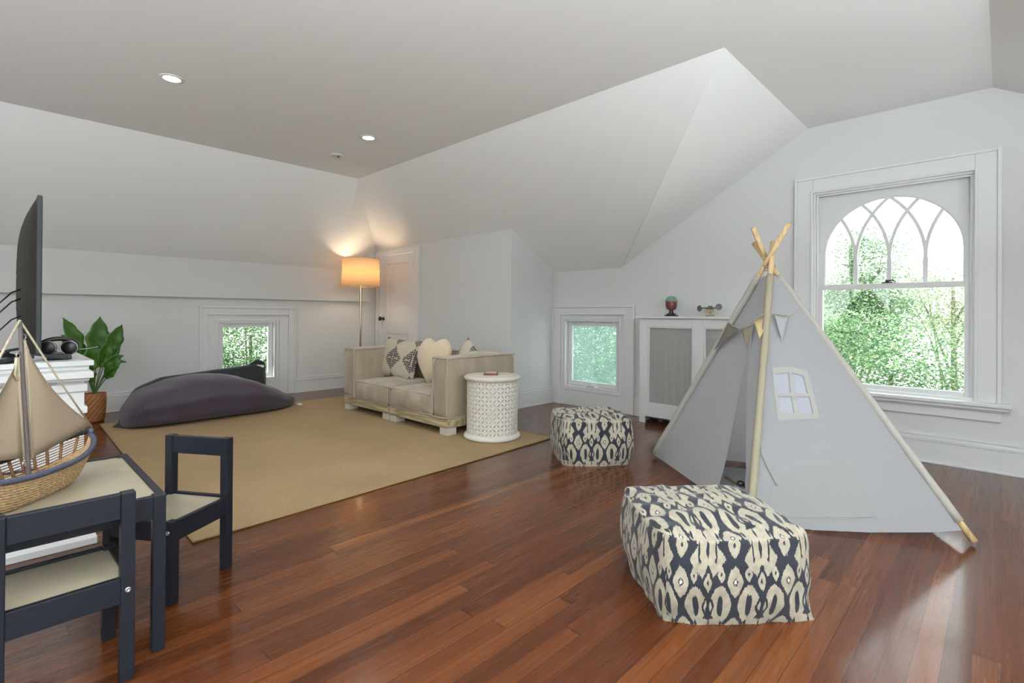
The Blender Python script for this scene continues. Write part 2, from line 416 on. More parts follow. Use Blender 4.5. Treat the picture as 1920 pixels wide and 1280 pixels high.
class MB:
    def __init__(s): s.v, s.f, s.uv, s.sm = [], [], {}, set()
    def add(s, vs, fs, M=None, smooth=False, uvs=None):
        b = len(s.v)
        for p in vs: s.v.append(tuple(M @ Vector(p)) if M is not None else tuple(p))
        for k, f in enumerate(fs):
            if smooth: s.sm.add(len(s.f))
            if uvs: s.uv[len(s.f)] = uvs[k]
            s.f.append(tuple(b + i for i in f))
        return s
    def box(s, x0, x1, y0, y1, z0, z1, M=None):
        vs = [(x, y, z) for z in (z0, z1) for y in (y0, y1) for x in (x0, x1)]
        return s.add(vs, [(0, 2, 3, 1), (4, 5, 7, 6), (0, 1, 5, 4), (2, 6, 7, 3), (0, 4, 6, 2), (1, 3, 7, 5)], M)
    def prism(s, poly, off, M=None):
        n = len(poly); off = Vector(off)
        vs = [tuple(p) for p in poly] + [tuple(Vector(p) + off) for p in poly]
        return s.add(vs, [tuple(range(n)), tuple(range(2 * n - 1, n - 1, -1))] + [(i, i + n, (i + 1) % n + n, (i + 1) % n) for i in range(n)], M)
    def tube(s, path, r, n=10, closed=False, caps=True, M=None, smooth=True):
        P = [Vector(p) for p in path]; m = len(P); rs = r if isinstance(r, (list, tuple)) else [r] * m
        vs, fs = [], []; up = None
        for i, p in enumerate(P):
            if closed: t = P[(i + 1) % m] - P[i - 1]
            else: t = P[min(i + 1, m - 1)] - P[max(i - 1, 0)]
            t.normalize()
            if up is None:
                up = Vector((0, 0, 1)) if abs(t.z) < 0.9 else Vector((1, 0, 0))
            a = t.cross(up)
            if a.length < 1e-6: a = t.cross(Vector((0, 1, 0.1)))
            a.normalize(); b = a.cross(t); up = b
            for k in range(n):
                an = 2 * pi * k / n
                vs.append(tuple(p + (a * cos(an) + b * sin(an)) * rs[i]))
        for i in range(m if closed else m - 1):
            for k in range(n):
                j = (i + 1) % m
                fs.append((i * n + k, i * n + (k + 1) % n, j * n + (k + 1) % n, j * n + k))
        if caps and not closed:
            fs.append(tuple(range(n - 1, -1, -1))); fs.append(tuple((m - 1) * n + k for k in range(n)))
        return s.add(vs, fs, M, smooth)
    def lathe(s, prof, n=40, c=(0, 0, 0), M=None, smooth=True):
        vs, fs = [], []
        for (r, z) in prof:
            for k in range(n):
                a = 2 * pi * k / n; vs.append((c[0] + r * cos(a), c[1] + r * sin(a), c[2] + z))
        for i in range(len(prof) - 1):
            for k in range(n):
                fs.append((i * n + k, i * n + (k + 1) % n, (i + 1) * n + (k + 1) % n, (i + 1) * n + k))
        if prof[0][0] > 1e-4: fs.append(tuple(range(n - 1, -1, -1)))
        if prof[-1][0] > 1e-4: fs.append(tuple((len(prof) - 1) * n + k for k in range(n)))
        return s.add(vs, fs, M, smooth)
    def grid(s, fn, nu, nv, M=None, smooth=True, uvfn=None, closed_u=False, flip=False):
        vs = [tuple(fn(i / nu, j / nv)) for j in range(nv + 1) for i in range(nu + 1)]
        fs, uvs = [], []
        for j in range(nv):
            for i in range(nu):
                a = j * (nu + 1) + i; f = (a, a + 1, a + nu + 2, a + nu + 1)
                q = [(i / nu, j / nv), ((i + 1) / nu, j / nv), ((i + 1) / nu, (j + 1) / nv), (i / nu, (j + 1) / nv)]
                if flip: f = f[::-1]; q = q[::-1]
                fs.append(f)
                if uvfn: uvs.append([uvfn(*t) for t in q])
        return s.add(vs, fs, M, smooth, uvs if uvfn else None)
    def build(s, name, m, parent=None, local=False, bevel=0.0, merge=0.0, solid=0.0, subsurf=0, bseg=2):
        me = bpy.data.meshes.new(name)
        vs = s.v
        if parent is not None and not local:
            inv = world_of(parent).inverted(); vs = [tuple(inv @ Vector(p)) for p in vs]
        me.from_pydata(vs, [], s.f)
        if s.uv:
            ul = me.uv_layers.new(name='UVMap')
            for fi, q in s.uv.items():
                for li, t in zip(me.polygons[fi].loop_indices, q): ul.data[li].uv = t
        for i in s.sm: me.polygons[i].use_smooth = True
        bm_ = bmesh.new(); bm_.from_mesh(me)
        if merge: bmesh.ops.remove_doubles(bm_, verts=bm_.verts, dist=merge)
        if merge or not s.uv: bmesh.ops.recalc_face_normals(bm_, faces=bm_.faces)
        bm_.to_mesh(me); bm_.free()
        me.materials.append(MT[m] if isinstance(m, str) else m)
        o = bpy.data.objects.new(name, me); C.objects.link(o)
        if parent is not None: o.parent = parent
        if solid:
            q = o.modifiers.new('solid', 'SOLIDIFY'); q.thickness = solid; q.offset = 0
        if bevel:
            q = o.modifiers.new('bevel', 'BEVEL'); q.width = bevel; q.segments = bseg; q.limit_method = 'ANGLE'; q.angle_limit = 0.6
            q.harden_normals = False
        if subsurf:
            q = o.modifiers.new('sub', 'SUBSURF'); q.levels = subsurf; q.render_levels = subsurf
        return o

def copy_tree(o, parent=None):
    c = o.copy(); C.objects.link(c)
    if parent is not None: c.parent = parent
    for ch in list(o.children): copy_tree(ch, c)
    return c

def struct(name, mb, m, parent=None, **k):
    o = mb.build(name, m, parent, **k)
    if parent is None: o['kind'] = 'structure'
    return o

def lerp(a, b, t): return a + (b - a) * t

# ------------------------------------------------------------------ room dimensions
XA, YB, YC, XD = -6.415, 4.536, 3.837, -3.725
ZC = 2.5; TH = 0.16
XR, YBK = 2.60, -3.40
hA = lambda x: 2.5 + 0.752 * (x + 5.15)
hC = lambda y: 2.5 - 0.599 * (y - 2.85)

def wall_y(name, y0, y1, x0, x1, z1, holes):
    """wall slab in an X-Z plane with rectangular holes (x0,x1,z0,z1)"""
    xs = sorted({x0, x1, *[h[0] for h in holes], *[h[1] for h in holes]})
    mb = MB()
    for a, b in zip(xs, xs[1:]):
        hs = sorted([h for h in holes if h[0] <= a + 1e-6 and h[1] >= b - 1e-6], key=lambda h: h[2])
        z = 0.0
        for h in hs:
            if h[2] > z: mb.box(a, b, y0, y1, z, h[2])
            z = h[3]
        mb.box(a, b, y0, y1, z, z1)
    return struct(name, mb, 'wall')

def wall_x(name, x0, x1, y0, y1, z1, holes):
    ys = sorted({y0, y1, *[h[0] for h in holes], *[h[1] for h in holes]})
    mb = MB()
    for a, b in zip(ys, ys[1:]):
        hs = sorted([h for h in holes if h[0] <= a + 1e-6 and h[1] >= b - 1e-6], key=lambda h: h[2])
        z = 0.0
        for h in hs:
            if h[2] > z: mb.box(x0, x1, a, b, z, h[2])
            z = h[3]
        mb.box(x0, x1, a, b, z, z1)
    return struct(name, mb, 'wall')

struct('floor', MB().box(XA - TH, XR + TH, YBK - TH, YB + TH, -0.12, 0.0), 'floor')
# window openings
WB = (-1.075, -0.130, 0.455, 1.970)
WS = (-3.555, -2.845, 0.205, 0.945)
WA = (1.825, 2.455, 0.215, 0.897)
wall_y('wall_front', YB, YB + TH, XD - TH, XR + TH, 2.62, [WB, WS])
wall_x('wall_left', XA - TH, XA, YBK, YC, 2.0, [WA])
BK = [(-3.0, -1.6, 0.9, 2.1)]
wall_y('wall_back', YBK - TH, YBK, XA - TH, XR + TH, 2.62, BK)
RK = [(-2.8, -0.3, 0.35, 2.25), (0.0, 2.0, 0.35, 2.25)]
wall_x('wall_right', XR, XR + TH, YBK, YB, 2.62, RK)
DOOR = (-6.245, -5.470, 0.0, 1.812)
wall_y('wall_closet', YC, YC + 0.12, XA - TH, XD, 2.0, [DOOR])
wall_x('wall_closet_return', XD - 0.12, XD, YC + 0.12, YB, 2.0, [])

def slab(mb, poly, up):
    mb.prism(poly, up)
mb = MB(); slab(mb, [(-5.15, YBK - TH, ZC), (-1.12, YBK - TH, ZC), (-1.12, 2.85, ZC), (-5.15, 2.85, ZC)], (0, 0, 0.12))
slab(mb, [(-1.12, YBK - TH, ZC), (-0.05, YBK - TH, ZC), (-0.05, YB + TH, ZC), (-1.12, YB + TH, ZC)], (0, 0, 0.12))
slab(mb, [(-0.05, YBK - TH, ZC), (XR + TH, YBK - TH, ZC), (XR + TH, 3.0, ZC), (-0.05, 3.0, ZC)], (0, 0, 0.12))
struct('ceiling', mb, 'ceil', merge=0.0001)
o = struct('ceiling_slope_left', MB().add([(-6.36, YBK - TH, hA(-6.36)), (-5.15, YBK - TH, ZC), (-5.15, 2.85, ZC), (-6.36, 3.30, hA(-6.36)), (-6.43, YC + 0.02, hC(YC))],
          [(0, 1, 2, 3), (3, 2, 4)]), 'ceil', solid=0.0)
q = o.modifiers.new('solid', 'SOLIDIFY'); q.thickness = 0.10; q.offset = 1 if o.data.polygons[0].normal.z > 0 else -1
zb = hC(YB)
xv = -2.84
o = struct('ceiling_slope_closet', MB().add([(-5.15, 2.85, ZC), (-1.12, 2.85, ZC), (xv, YB + 0.01, hC(YB + .01)), (XD, YB + 0.01, hC(YB + .01)), (XD, YC + 0.01, hC(YC + .01)), (XA - 0.05, YC + 0.01, hC(YC + .01))],
          [(0, 1, 4, 5), (1, 2, 3, 4)]), 'ceil')
q = o.modifiers.new('solid', 'SOLIDIFY'); q.thickness = 0.10; q.offset = 1 if o.data.polygons[0].normal.z > 0 else -1
o = struct('ceiling_slope_gable', MB().add([(-1.12, 2.85, ZC), (-1.12, YB + 0.03, ZC), (xv, YB + 0.03, zb)], [(0, 1, 2)]), 'ceil')
q = o.modifiers.new('solid', 'SOLIDIFY'); q.thickness = 0.10; q.offset = 1 if o.data.polygons[0].normal.z > 0 else -1
o = struct('ceiling_slope_right', MB().add([(-0.05, 3.0, ZC), (-0.05, YB + 0.03, ZC), (XR + 0.05, YB + 0.03, ZC - 0.6 * (XR + 0.1)), (XR + 0.05, 3.0, ZC - 0.6 * (XR + 0.1))], [(0, 1, 2, 3)]), 'ceil')
q = o.modifiers.new('solid', 'SOLIDIFY'); q.thickness = 0.10; q.offset = 1 if o.data.polygons[0].normal.z > 0 else -1
struct('wall_dormer', MB().prism([(-0.05, 2.96, ZC), (XR + 0.05, 2.96, ZC), (XR + 0.05, 2.96, ZC - 0.6 * (XR + 0.1))], (0, 0.039, 0)), 'wall')
# boxed-out band under the left slope
struct('trim_1', MB().box(XA - 0.02, -6.36, YBK, 3.70, 1.168, 1.592), 'wall')

# baseboards: tall board, small step and cap
def bb(name, p0, p1, n, gap_h=0.19):
    """p0->p1 along the wall, n = inward normal"""
    p0, p1, n = Vector(p0), Vector(p1), Vector(n); mb = MB()
    for t, z0, z1 in ((0.018, 0.0, 0.150), (0.026, 0.0, 0.012), (0.024, 0.150, 0.162), (0.013, 0.162, 0.184), (0.018, 0.184, 0.190)):
        q = [p0, p1, p1 + n * t, p0 + n * t]
        mb.prism([(v.x, v.y, z0) for v in q], (0, 0, z1 - z0))
    return struct(name, mb, 'trim', bevel=0.0015)
bb('baseboard_left', (XA, YBK, 0), (XA, 1.629, 0), (1, 0, 0))
bb('baseboard_left_corner', (XA, 2.701, 0), (XA, YC, 0), (1, 0, 0))
bb('baseboard_closet', (-5.345, YC, 0), (XD, YC, 0), (0, -1, 0))
bb('baseboard_return', (XD, YC - 0.018, 0), (XD, YB, 0), (1, 0, 0))
bb('baseboard_front', (-2.655, YB, 0), (XR, YB, 0), (0, -1, 0))
bb('baseboard_right', (XR, YBK, 0), (XR, YB, 0), (-1, 0, 0))
bb('baseboard_back', (XA, YBK, 0), (XR, YBK, 0), (0, 1, 0))

def frame_y(mb, x0, x1, z0, z1, wx, wt, wb, y0, y1):
    """rectangular frame in XZ, outer x0..x1,z0..z1; side width wx, top wt, bottom wb"""
    mb.box(x0, x0 + wx, y0, y1, z0, z1); mb.box(x1 - wx, x1, y0, y1, z0, z1)
    mb.box(x0 + wx, x1 - wx, y0, y1, z1 - wt, z1)
    if wb: mb.box(x0 + wx, x1 - wx, y0, y1, z0, z0 + wb)

# ---- window_1: big arched sash window on the gable wall
y = YB
w1 = bpy.data.objects.new('window_1', None); C.objects.link(w1); w1.location = (-0.6, YB, 0.45); w1['kind'] = 'structure'
tag(w1, 'tall white sash window with arched tracery upper sash on the gable wall')
mb = MB()
frame_y(mb, -1.206, -0.003, 0.440, 2.100, 0.130, 0.130, 0, y - 0.022, y)
frame_y(mb, -1.206, -0.003, 0.440, 2.100, 0.022, 0.022, 0, y - 0.034, y - 0.021)
frame_y(mb, -1.092, -0.117, 0.440, 1.987, 0.016, 0.016, 0, y - 0.030, y - 0.021)
mb.build('casing', 'trim', w1, bevel=0.003)
mb = MB(); frame_y(mb, -1.0759, -0.1291, 0.45, 1.9709, 0.013, 0.013, 0.02, y - 0.004, y + TH)
frame_y(mb, -1.062, -0.142, 0.47, 1.958, 0.014, 0.014, 0, y + 0.018, y + 0.032)
mb.build('jamb', 'trim', w1, bevel=0.002)
mb = MB(); mb.box(-1.255, 0.046, y - 0.075, y + 0.05, 0.424, 0.452); mb.box(-1.240, 0.031, y - 0.058, y, 0.402, 0.425)
mb.build('window_sill', 'trim', w1, bevel=0.006)
mb = MB(); mb.box(-1.206, -0.003, y - 0.022, y, 0.328, 0.403); mb.box(-1.215, 0.006, y - 0.034, y, 0.388, 0.403)
mb.build('apron', 'trim', w1, bevel=0.004)
# lower sash
yl0, yl1 = y + 0.035, y + 0.070
mb = MB(); frame_y(mb, -1.060, -0.144, 0.452, 1.250, 0.042, 0.040, 0.048, yl0, yl1)
ls = mb.build('lower_sash', 'trim', w1, bevel=0.004)
MB().box(-1.020, -0.184, yl0 + 0.014, yl0 + 0.018, 0.497, 1.213).build('pane', 'glass', ls)
mb = MB(); mb.box(-0.64, -0.575, yl0 + 0.004, yl0 + 0.03, 1.250, 1.258); mb.lathe([(0.012, 0), (0.012, 0.014), (0.0, 0.016)], 12, (-0.61, yl0 + 0.017, 1.258))
mb.tube([(-0.61, yl0 + 0.017, 1.268), (-0.58, yl0 + 0.012, 1.270), (-0.565, yl0 + 0.0, 1.266)], 0.005, 8)
mb.build('sash_lock', 'black', ls)
# upper sash with arched head
yu0, yu1 = y + 0.074, y + 0.106
xa0, xa1, zs, za = -1.018, -0.186, 1.485, 1.892; xc = (xa0 + xa1) / 2; aw = (xa1 - xa0) / 2; ah = za - zs
arch = [(xc + aw * cos(t), zs + ah * sin(t)) for t in [pi * k / 48 for k in range(49)]]
mb = MB()
for a0, a1 in zip(arch, arch[1:]):
    mb.prism([(a0[0], yu0, a0[1]), (a1[0], yu0, a1[1]), (a1[0], yu0, 1.965), (a0[0], yu0, 1.965)], (0, yu1 - yu0, 0))
mb.box(-1.060, xa0, yu0, yu1, 1.22, 1.965); mb.box(xa1, -0.144, yu0, yu1, 1.22, 1.965); mb.box(xa0, xa1, yu0, yu1, 1.218, 1.250)
us = mb.build('upper_sash', 'trim', w1)
mb = MB()
def inarch(px, pz):
    return pz <= zs or ((px - xc) / aw) ** 2 + ((pz - zs) / ah) ** 2 < 1.02
NBAR = [0]
def bar(path, wd=0.021):
    """one continuous mitred strip, each bar a hair apart in depth"""
    NBAR[0] += 1; ya = yu0 + 0.002 + 0.0005 * NBAR[0]; yb = ya + 0.020
    P = [Vector(q) for q in path]; vs, fs = [], []
    for i, q in enumerate(P):
        d = (P[min(i + 1, len(P) - 1)] - P[max(i - 1, 0)]).normalized(); nx, nz = -d.y * wd / 2, d.x * wd / 2
        vs += [(q.x + nx, ya, q.y + nz), (q.x - nx, ya, q.y - nz), (q.x - nx, yb, q.y - nz), (q.x + nx, yb, q.y + nz)]
    for i in range(len(P) - 1):
        for k in range(4): fs.append((i * 4 + k, i * 4 + (k + 1) % 4, i * 4 + 4 + (k + 1) % 4, i * 4 + 4 + k))
    m_ = len(P) - 1
    fs += [(0, 3, 2, 1), (m_ * 4, m_ * 4 + 1, m_ * 4 + 2, m_ * 4 + 3)]
    mb.add(vs, fs)
bayw = (xa1 - xa0) / 4; RR = bayw * 2.95; z_s = 1.43
for k in (1, 2, 3):
    xm = xa0 + bayw * k
    bar([(xm, 1.25), (xm, z_s)], 0.028)
    for sg in (-1, 1):
        path = []
        for j in range(60):
            t = j * 0.02; px = xm + sg * (RR - RR * cos(t)); pz = z_s + RR * sin(t)
            if not inarch(px, pz): break
            path.append((px, pz))
        bar(path)
# arcs rising from the two jamb springers are the arch itself; add the thin inner bead of the arch
bar([(xa1 - 0.004, 1.25)] + [(xc + (aw - 0.004) * cos(t), zs + (ah - 0.004) * sin(t)) for t in [pi * k / 40 for k in range(41)]] + [(xa0 + 0.004, 1.25)], 0.008)
mb.build('tracery', 'trim', us)
MB().add([(p[0], yu0 + 0.0 + dy, p[1]) for dy in (0.012, 0.016) for p in [(xa0 - .004, 1.245), (xa1 + .004, 1.245)] + [(xc + (aw + .003) * cos(t), zs + (ah + .003) * sin(t)) for t in [pi * k / 32 for k in range(33)]]],
         [tuple(range(35)), tuple(range(69, 34, -1))]).build('pane', 'glass', us)

# ---- window_2: low casement on the gable wall
def low_window(name, label, M, cw, W, H, hole, hand):
    """local: x along wall (0 = centre), y outward (wall face at 0), z up"""
    root = bpy.data.objects.new(name, None); C.objects.link(root); root['kind'] = 'structure'; tag(root, label)
    root.location = M.to_translation(); root.rotation_euler = M.to_euler()
    L = dict(parent=root, local=True)
    hw = W / 2; h0, h1, z0, z1 = hole
    mb = MB(); frame_y(mb, -hw, hw, 0.0, H, cw, 0.098, 0, -0.022, 0.0)
    frame_y(mb, -hw, hw, 0.0, H, 0.018, 0.018, 0, -0.036, -0.021)
    frame_y(mb, -hw + cw - 0.014, hw - cw + 0.014, 0.0, H - 0.084, 0.014, 0.014, 0, -0.029, -0.021)
    mb.build('casing', 'trim', bevel=0.003, **L)
    mb = MB()
    frame_y(mb, -hw + cw, hw - cw, 0.0, H - 0.098, h0 + hw - cw, H - 0.098 - z1, z0, -0.008, -0.0005)
    frame_y(mb, h0 - 0.034, h1 + 0.034, z0 - 0.034, z1 + 0.026, 0.028, 0.020, 0.028, -0.016, -0.007)
    mb.build('panel', 'trim', bevel=0.002, **L)
    mb = MB(); frame_y(mb, h0 - 0.0008, h1 + 0.0008, z0 - 0.0008, z1 + 0.0008, 0.012, 0.012, 0.012, -0.012, TH - 0.01)
    mb.build('jamb', 'trim', bevel=0.002, **L)
    mb = MB(); frame_y(mb, h0 + 0.014, h1 - 0.014, z0 + 0.014, z1 - 0.014, 0.052, 0.050, 0.052, 0.045, 0.080)
    sash = mb.build('sash', 'trim', bevel=0.004, **L)
    MB().box(h0 + 0.060, h1 - 0.060, 0.060, 0.064, z0 + 0.060, z1 - 0.058).build('pane', 'glass', sash, local=True)
    xs = h0 + 0.032 if hand < 0 else h1 - 0.032
    mb = MB(); zl = z0 + 0.20
    mb.box(xs - 0.009, xs + 0.009, 0.036, 0.046, zl - 0.055, zl + 0.055)
    mb.tube([(xs, 0.036, zl + 0.03), (xs, 0.018, zl + 0.01), (xs, 0.012, zl - 0.05)], 0.006, 8)
    mb.build('latch', 'trim', sash, local=True, bevel=0.002)
    mb = MB(); mb.lathe([(0.028, 0), (0.026, 0.012), (0.012, 0.018), (0, 0.02)], 16, (0.04, 0.022, z0 + 0.012))
    mb.tube([(0.04, 0.02, z0 + 0.032), (0.0, 0.008, z0 + 0.036), (-0.05, 0.0, z0 + 0.026)], [0.008, 0.008, 0.006], 8)
    mb.lathe([(0.011, -0.01), (0.011, 0.014), (0, 0.016)], 12, (-0.055, 0.0, z0 + 0.02))
    mb.build('crank', 'trim', root, local=True)
    return root
wlow = low_window('window_2', 'low white casement window beside the closet return', Matrix.Translation((-3.190, YB, 0)), 0.118, 1.066, 1.103,
           (WS[0] + 3.190, WS[1] + 3.190, WS[2], WS[3]), -1)
m, nt, p = newmat('insect_screen'); nt.nodes.remove(p)
t_ = nt.nodes.new('ShaderNodeBsdfTransparent'); d_ = nt.nodes.new('ShaderNodeBsdfTranslucent'); d_.inputs[0].default_value = (0.26, 0.36, 0.33, 1)
ms = nt.nodes.new('ShaderNodeMixShader'); ms.inputs[0].default_value = 0.32
nt.links.new(t_.outputs[0], ms.inputs[1]); nt.links.new(d_.outputs[0], ms.inputs[2]); nt.links.new(ms.outputs[0], nt.nodes['Material Output'].inputs[0])
MB().box(WS[0] + 3.190 + 0.02, WS[1] + 3.190 - 0.02, 0.095, 0.097, WS[2] + 0.02, WS[3] - 0.02).build('insect_screen', m, wlow, local=True)
MA = Matrix.Translation((XA, 2.165, 0)) @ Matrix.Rotation(pi / 2, 4, 'Z')
low_window('window_3', 'low white casement window behind the beanbags on the left knee wall', MA, 0.092, 1.072, 1.073, (WA[0] - 2.165, WA[1] - 2.165, WA[2], WA[3]), 1)

# windows put into the unseen walls behind and beside the camera to let in daylight
n = 4
for (x0, x1, z0, z1) in BK:
    mb = MB(); frame_y(mb, x0 - 0.1, x1 + 0.1, z0 - 0.1, z1 + 0.1, 0.1, 0.1, 0.1, YBK, YBK + 0.02)
    frame_y(mb, x0, x1, z0, z1, 0.04, 0.04, 0.04, YBK - 0.08, YBK - 0.04)
    xm = (x0 + x1) / 2; mb.box(xm - 0.02, xm + 0.02, YBK - 0.08, YBK - 0.04, z0, z1)
    o = struct('window_%d' % n, mb, 'trim', bevel=0.003)
    MB().box(x0 + 0.03, x1 - 0.03, YBK - 0.062, YBK - 0.058, z0 + 0.03, z1 - 0.03).build('pane', 'glass', o); n += 1
for (y0, y1, z0, z1) in RK:
    mb = MB()
    for a in ((y0 - 0.08, y0), (y1, y1 + 0.08)): mb.box(XR - 0.02, XR, a[0], a[1], z0 - 0.08, z1 + 0.08)
    mb.box(XR - 0.02, XR, y0, y1, z1, z1 + 0.06); mb.box(XR - 0.02, XR, y0, y1, z0 - 0.08, z0)
    o = struct('window_%d' % n, mb, 'trim'); n += 1
    MB().box(XR + 0.06, XR + 0.064, y0, y1, z0, z1).build('pane', 'glass', o)
portal((-0.6, YB + 0.2, 1.2), (0.95, 1.5), (-pi / 2, 0, 0))
portal((-3.2, YB + 0.2, 0.57), (0.72, 0.75), (-pi / 2, 0, 0))
portal((XA - 0.2, 2.14, 0.55), (0.7, 0.66), (0, -pi / 2, 0))
for (x0, x1, z0, z1) in BK: portal(((x0 + x1) / 2, YBK - 0.2, (z0 + z1) / 2), (x1 - x0, z1 - z0), (pi / 2, 0, 0))
for (y0, y1, z0, z1) in RK: portal((XR + 0.2, (y0 + y1) / 2, (z0 + z1) / 2), (z1 - z0, y1 - y0), (0, pi / 2, 0))

# ---- door_1: closet door
d = bpy.data.objects.new('door_1', None); C.objects.link(d); d.location = (-5.86, YC, 0); d['kind'] = 'structure'
tag(d, 'white two-panel closet door with black knob')
mb = MB(); x0, x1, zt = DOOR[0], DOOR[1], DOOR[3]
mb.box(-6.352, x0 + .003, YC - 0.022, YC, 0, 1.868); mb.box(x1 - .003, -5.345, YC - 0.022, YC, 0, 1.868); mb.box(x0 + .003, x1 - .003, YC - 0.022, YC, zt - .003, 1.868)
for a, b in ((-6.352, -6.334), (-5.363, -5.345)): mb.box(a, b, YC - 0.034, YC - 0.021, 0, 1.868)
mb.build('casing', 'trim', d, bevel=0.003)
mb = MB(); y0, y1 = YC - 0.006, YC + 0.028; lx0, lx1, lz1 = x0 + 0.008, x1 - 0.008, zt - 0.010
pz = [(0.16, 0.74), (0.90, lz1 - 0.115)]; pxa, pxb = lx0 + 0.125, lx1 - 0.125
mb.box(lx0, pxa, y0, y1, 0.008, lz1); mb.box(pxb, lx1, y0, y1, 0.008, lz1)
mb.box(pxa, pxb, y0, y1, 0.008, pz[0][0]); mb.box(pxa, pxb, y0, y1, pz[0][1], pz[1][0]); mb.box(pxa, pxb, y0, y1, pz[1][1], lz1)
for a, b in pz: mb.box(pxa, pxb, y0 + 0.012, y1, a, b)
for a, b in pz: frame_y(mb, pxa, pxb, a, b, 0.010, 0.010, 0.010, y0 + 0.004, y0 + 0.014)
mb.build('door_leaf', 'trim', d, bevel=0.0015)
Mk = Matrix.Translation((lx0 + 0.045, y0, 0.935)) @ Matrix.Rotation(pi / 2, 4, 'X')
MB().lathe([(0.026, 0), (0.026, 0.004), (0.010, 0.008), (0.009, 0.03), (0.026, 0.042), (0.031, 0.055), (0.024, 0.068), (0, 0.072)], 24, M=Mk).build('knob', 'black', d)
for zz in (1.66, 0.2): MB().box(lx1 - 0.004, lx1 + 0.010, y0 - 0.010, y0 + 0.004, zz - 0.05, zz + 0.05).build('hinge', 'black', d)

# ------------------------------------------------------------------ ceiling fixtures
def downlight(x, y, label, power=4.5):
    t = thing('ceiling_light', label, 'ceiling light', (x, y, ZC), 0, 'recessed ceiling lights')
    MB().lathe([(0.048, -0.001), (0.050, -0.006), (0.066, -0.005), (0.070, 0.0005)], 32).build('trim_ring', 'trim', t, local=True)
    MB().lathe([(0.0, -0.004), (0.046, -0.004), (0.050, 0.0005)], 32).build('lens', 'downlight', t, local=True)
    l = bpy.data.lights.new('downlight', 'AREA'); l.shape = 'DISK'; l.size = 0.09; l.energy = power; l.color = (1, 0.99, 0.95); l.spread = 2.7
    lo = bpy.data.objects.new('downlight_beam', l); C.objects.link(lo); lo.location = (x, y, ZC - 0.01)
downlight(-3.83, 0.81, 'round recessed ceiling light, the one nearest the television')
downlight(-3.886, 2.245, 'round recessed ceiling light above the front of the sofa')
downlight(-1.9, -0.9, 'unseen recessed fill light added behind the viewer, over the middle of the room')  # from here on, unseen ceiling lights added to even out the brightness
downlight(-0.5, 1.0, 'unseen recessed fill light added above the viewer')
downlight(-0.3, -1.8, 'unseen recessed fill light added near the back wall')
downlight(-3.9, -1.6, 'unseen recessed fill light added at the back left of the room')
t = thing('smoke_detector', 'flat round white ceiling sensor disc near the left slope', 'smoke detector', (-4.53, 2.285, ZC))
MB().lathe([(0.0, -0.010), (0.040, -0.010), (0.058, -0.006), (0.060, 0.0005)], 32).build('cover', 'trim', t, local=True)
MB().box(-0.016, 0.016, 0.012, 0.022, -0.016, -0.009).build('sensor', 'darkgrey', t, local=True)

def fill_torchiere(x, y, label, e):  # out-of-view fill lamps, added to brighten the ceiling
    t = thing('fill_uplight', label, 'floor lamp', (x, y, 0), 0, 'waist-high fill lamps added in the unseen part of the room')
    MB().lathe([(0, 0), (0.15, 0), (0.15, 0.02), (0.02, 0.03), (0, 0.03)], 32).build('base', 'brass', t, local=True)
    MB().lathe([(0.012, 0.02), (0.012, 1.12), (0, 1.12)], 16).build('pole', 'brass', t, local=True)
    MB().lathe([(0.02, 1.11), (0.10, 1.14), (0.21, 1.22), (0.215, 1.225), (0.20, 1.22), (0.10, 1.16), (0, 1.15)], 40).build('bowl', 'trim', t, local=True)
    l = bpy.data.lights.new('uplight', 'AREA'); l.shape = 'DISK'; l.size = 0.36; l.energy = e; l.color = (0.82, 0.935, 1.0)
    lo = bpy.data.objects.new('uplight', l); C.objects.link(lo); lo.location = (x, y, 1.215); lo.rotation_euler = (pi, 0, 0)
fill_torchiere(1.9, -1.9, 'added fill lamp in the corner behind the viewer to the right', 175)
fill_torchiere(-1.0, -2.7, 'added fill lamp by the back window', 50)
fill_torchiere(-4.6, -2.2, 'added fill lamp in the back left corner', 10)
fill_torchiere(1.0, -0.3, 'added fill lamp just behind the viewer', 145)
fill_torchiere(2.1, 1.8, 'added fill lamp beside the right-hand window', 60)

# ------------------------------------------------------------------ rug
rp = [(-5.745, 0.700), (-2.520, 0.628), (-2.625, 3.185), (-5.680, 3.105)]
t = thing('rug', 'large tan sisal rug with bound edge under the sofa', 'rug', (-4.1, 1.9, 0.0))
MB().prism([(a, b, 0.0) for a, b in rp], (0, 0, 0.009)).build('weave', 'sisal', t)
mb = MB(); path = [(a, b, 0.0065) for a, b in rp]; pp = []
for i in range(4):
    a, b = Vector(path[i]), Vector(path[(i + 1) % 4])
    for k in range(12): pp.append(a.lerp(b, k / 12))
mb.tube(pp, 0.0062, 6, closed=True); mb.build('binding', 'binding', t)
RZ = 0.009

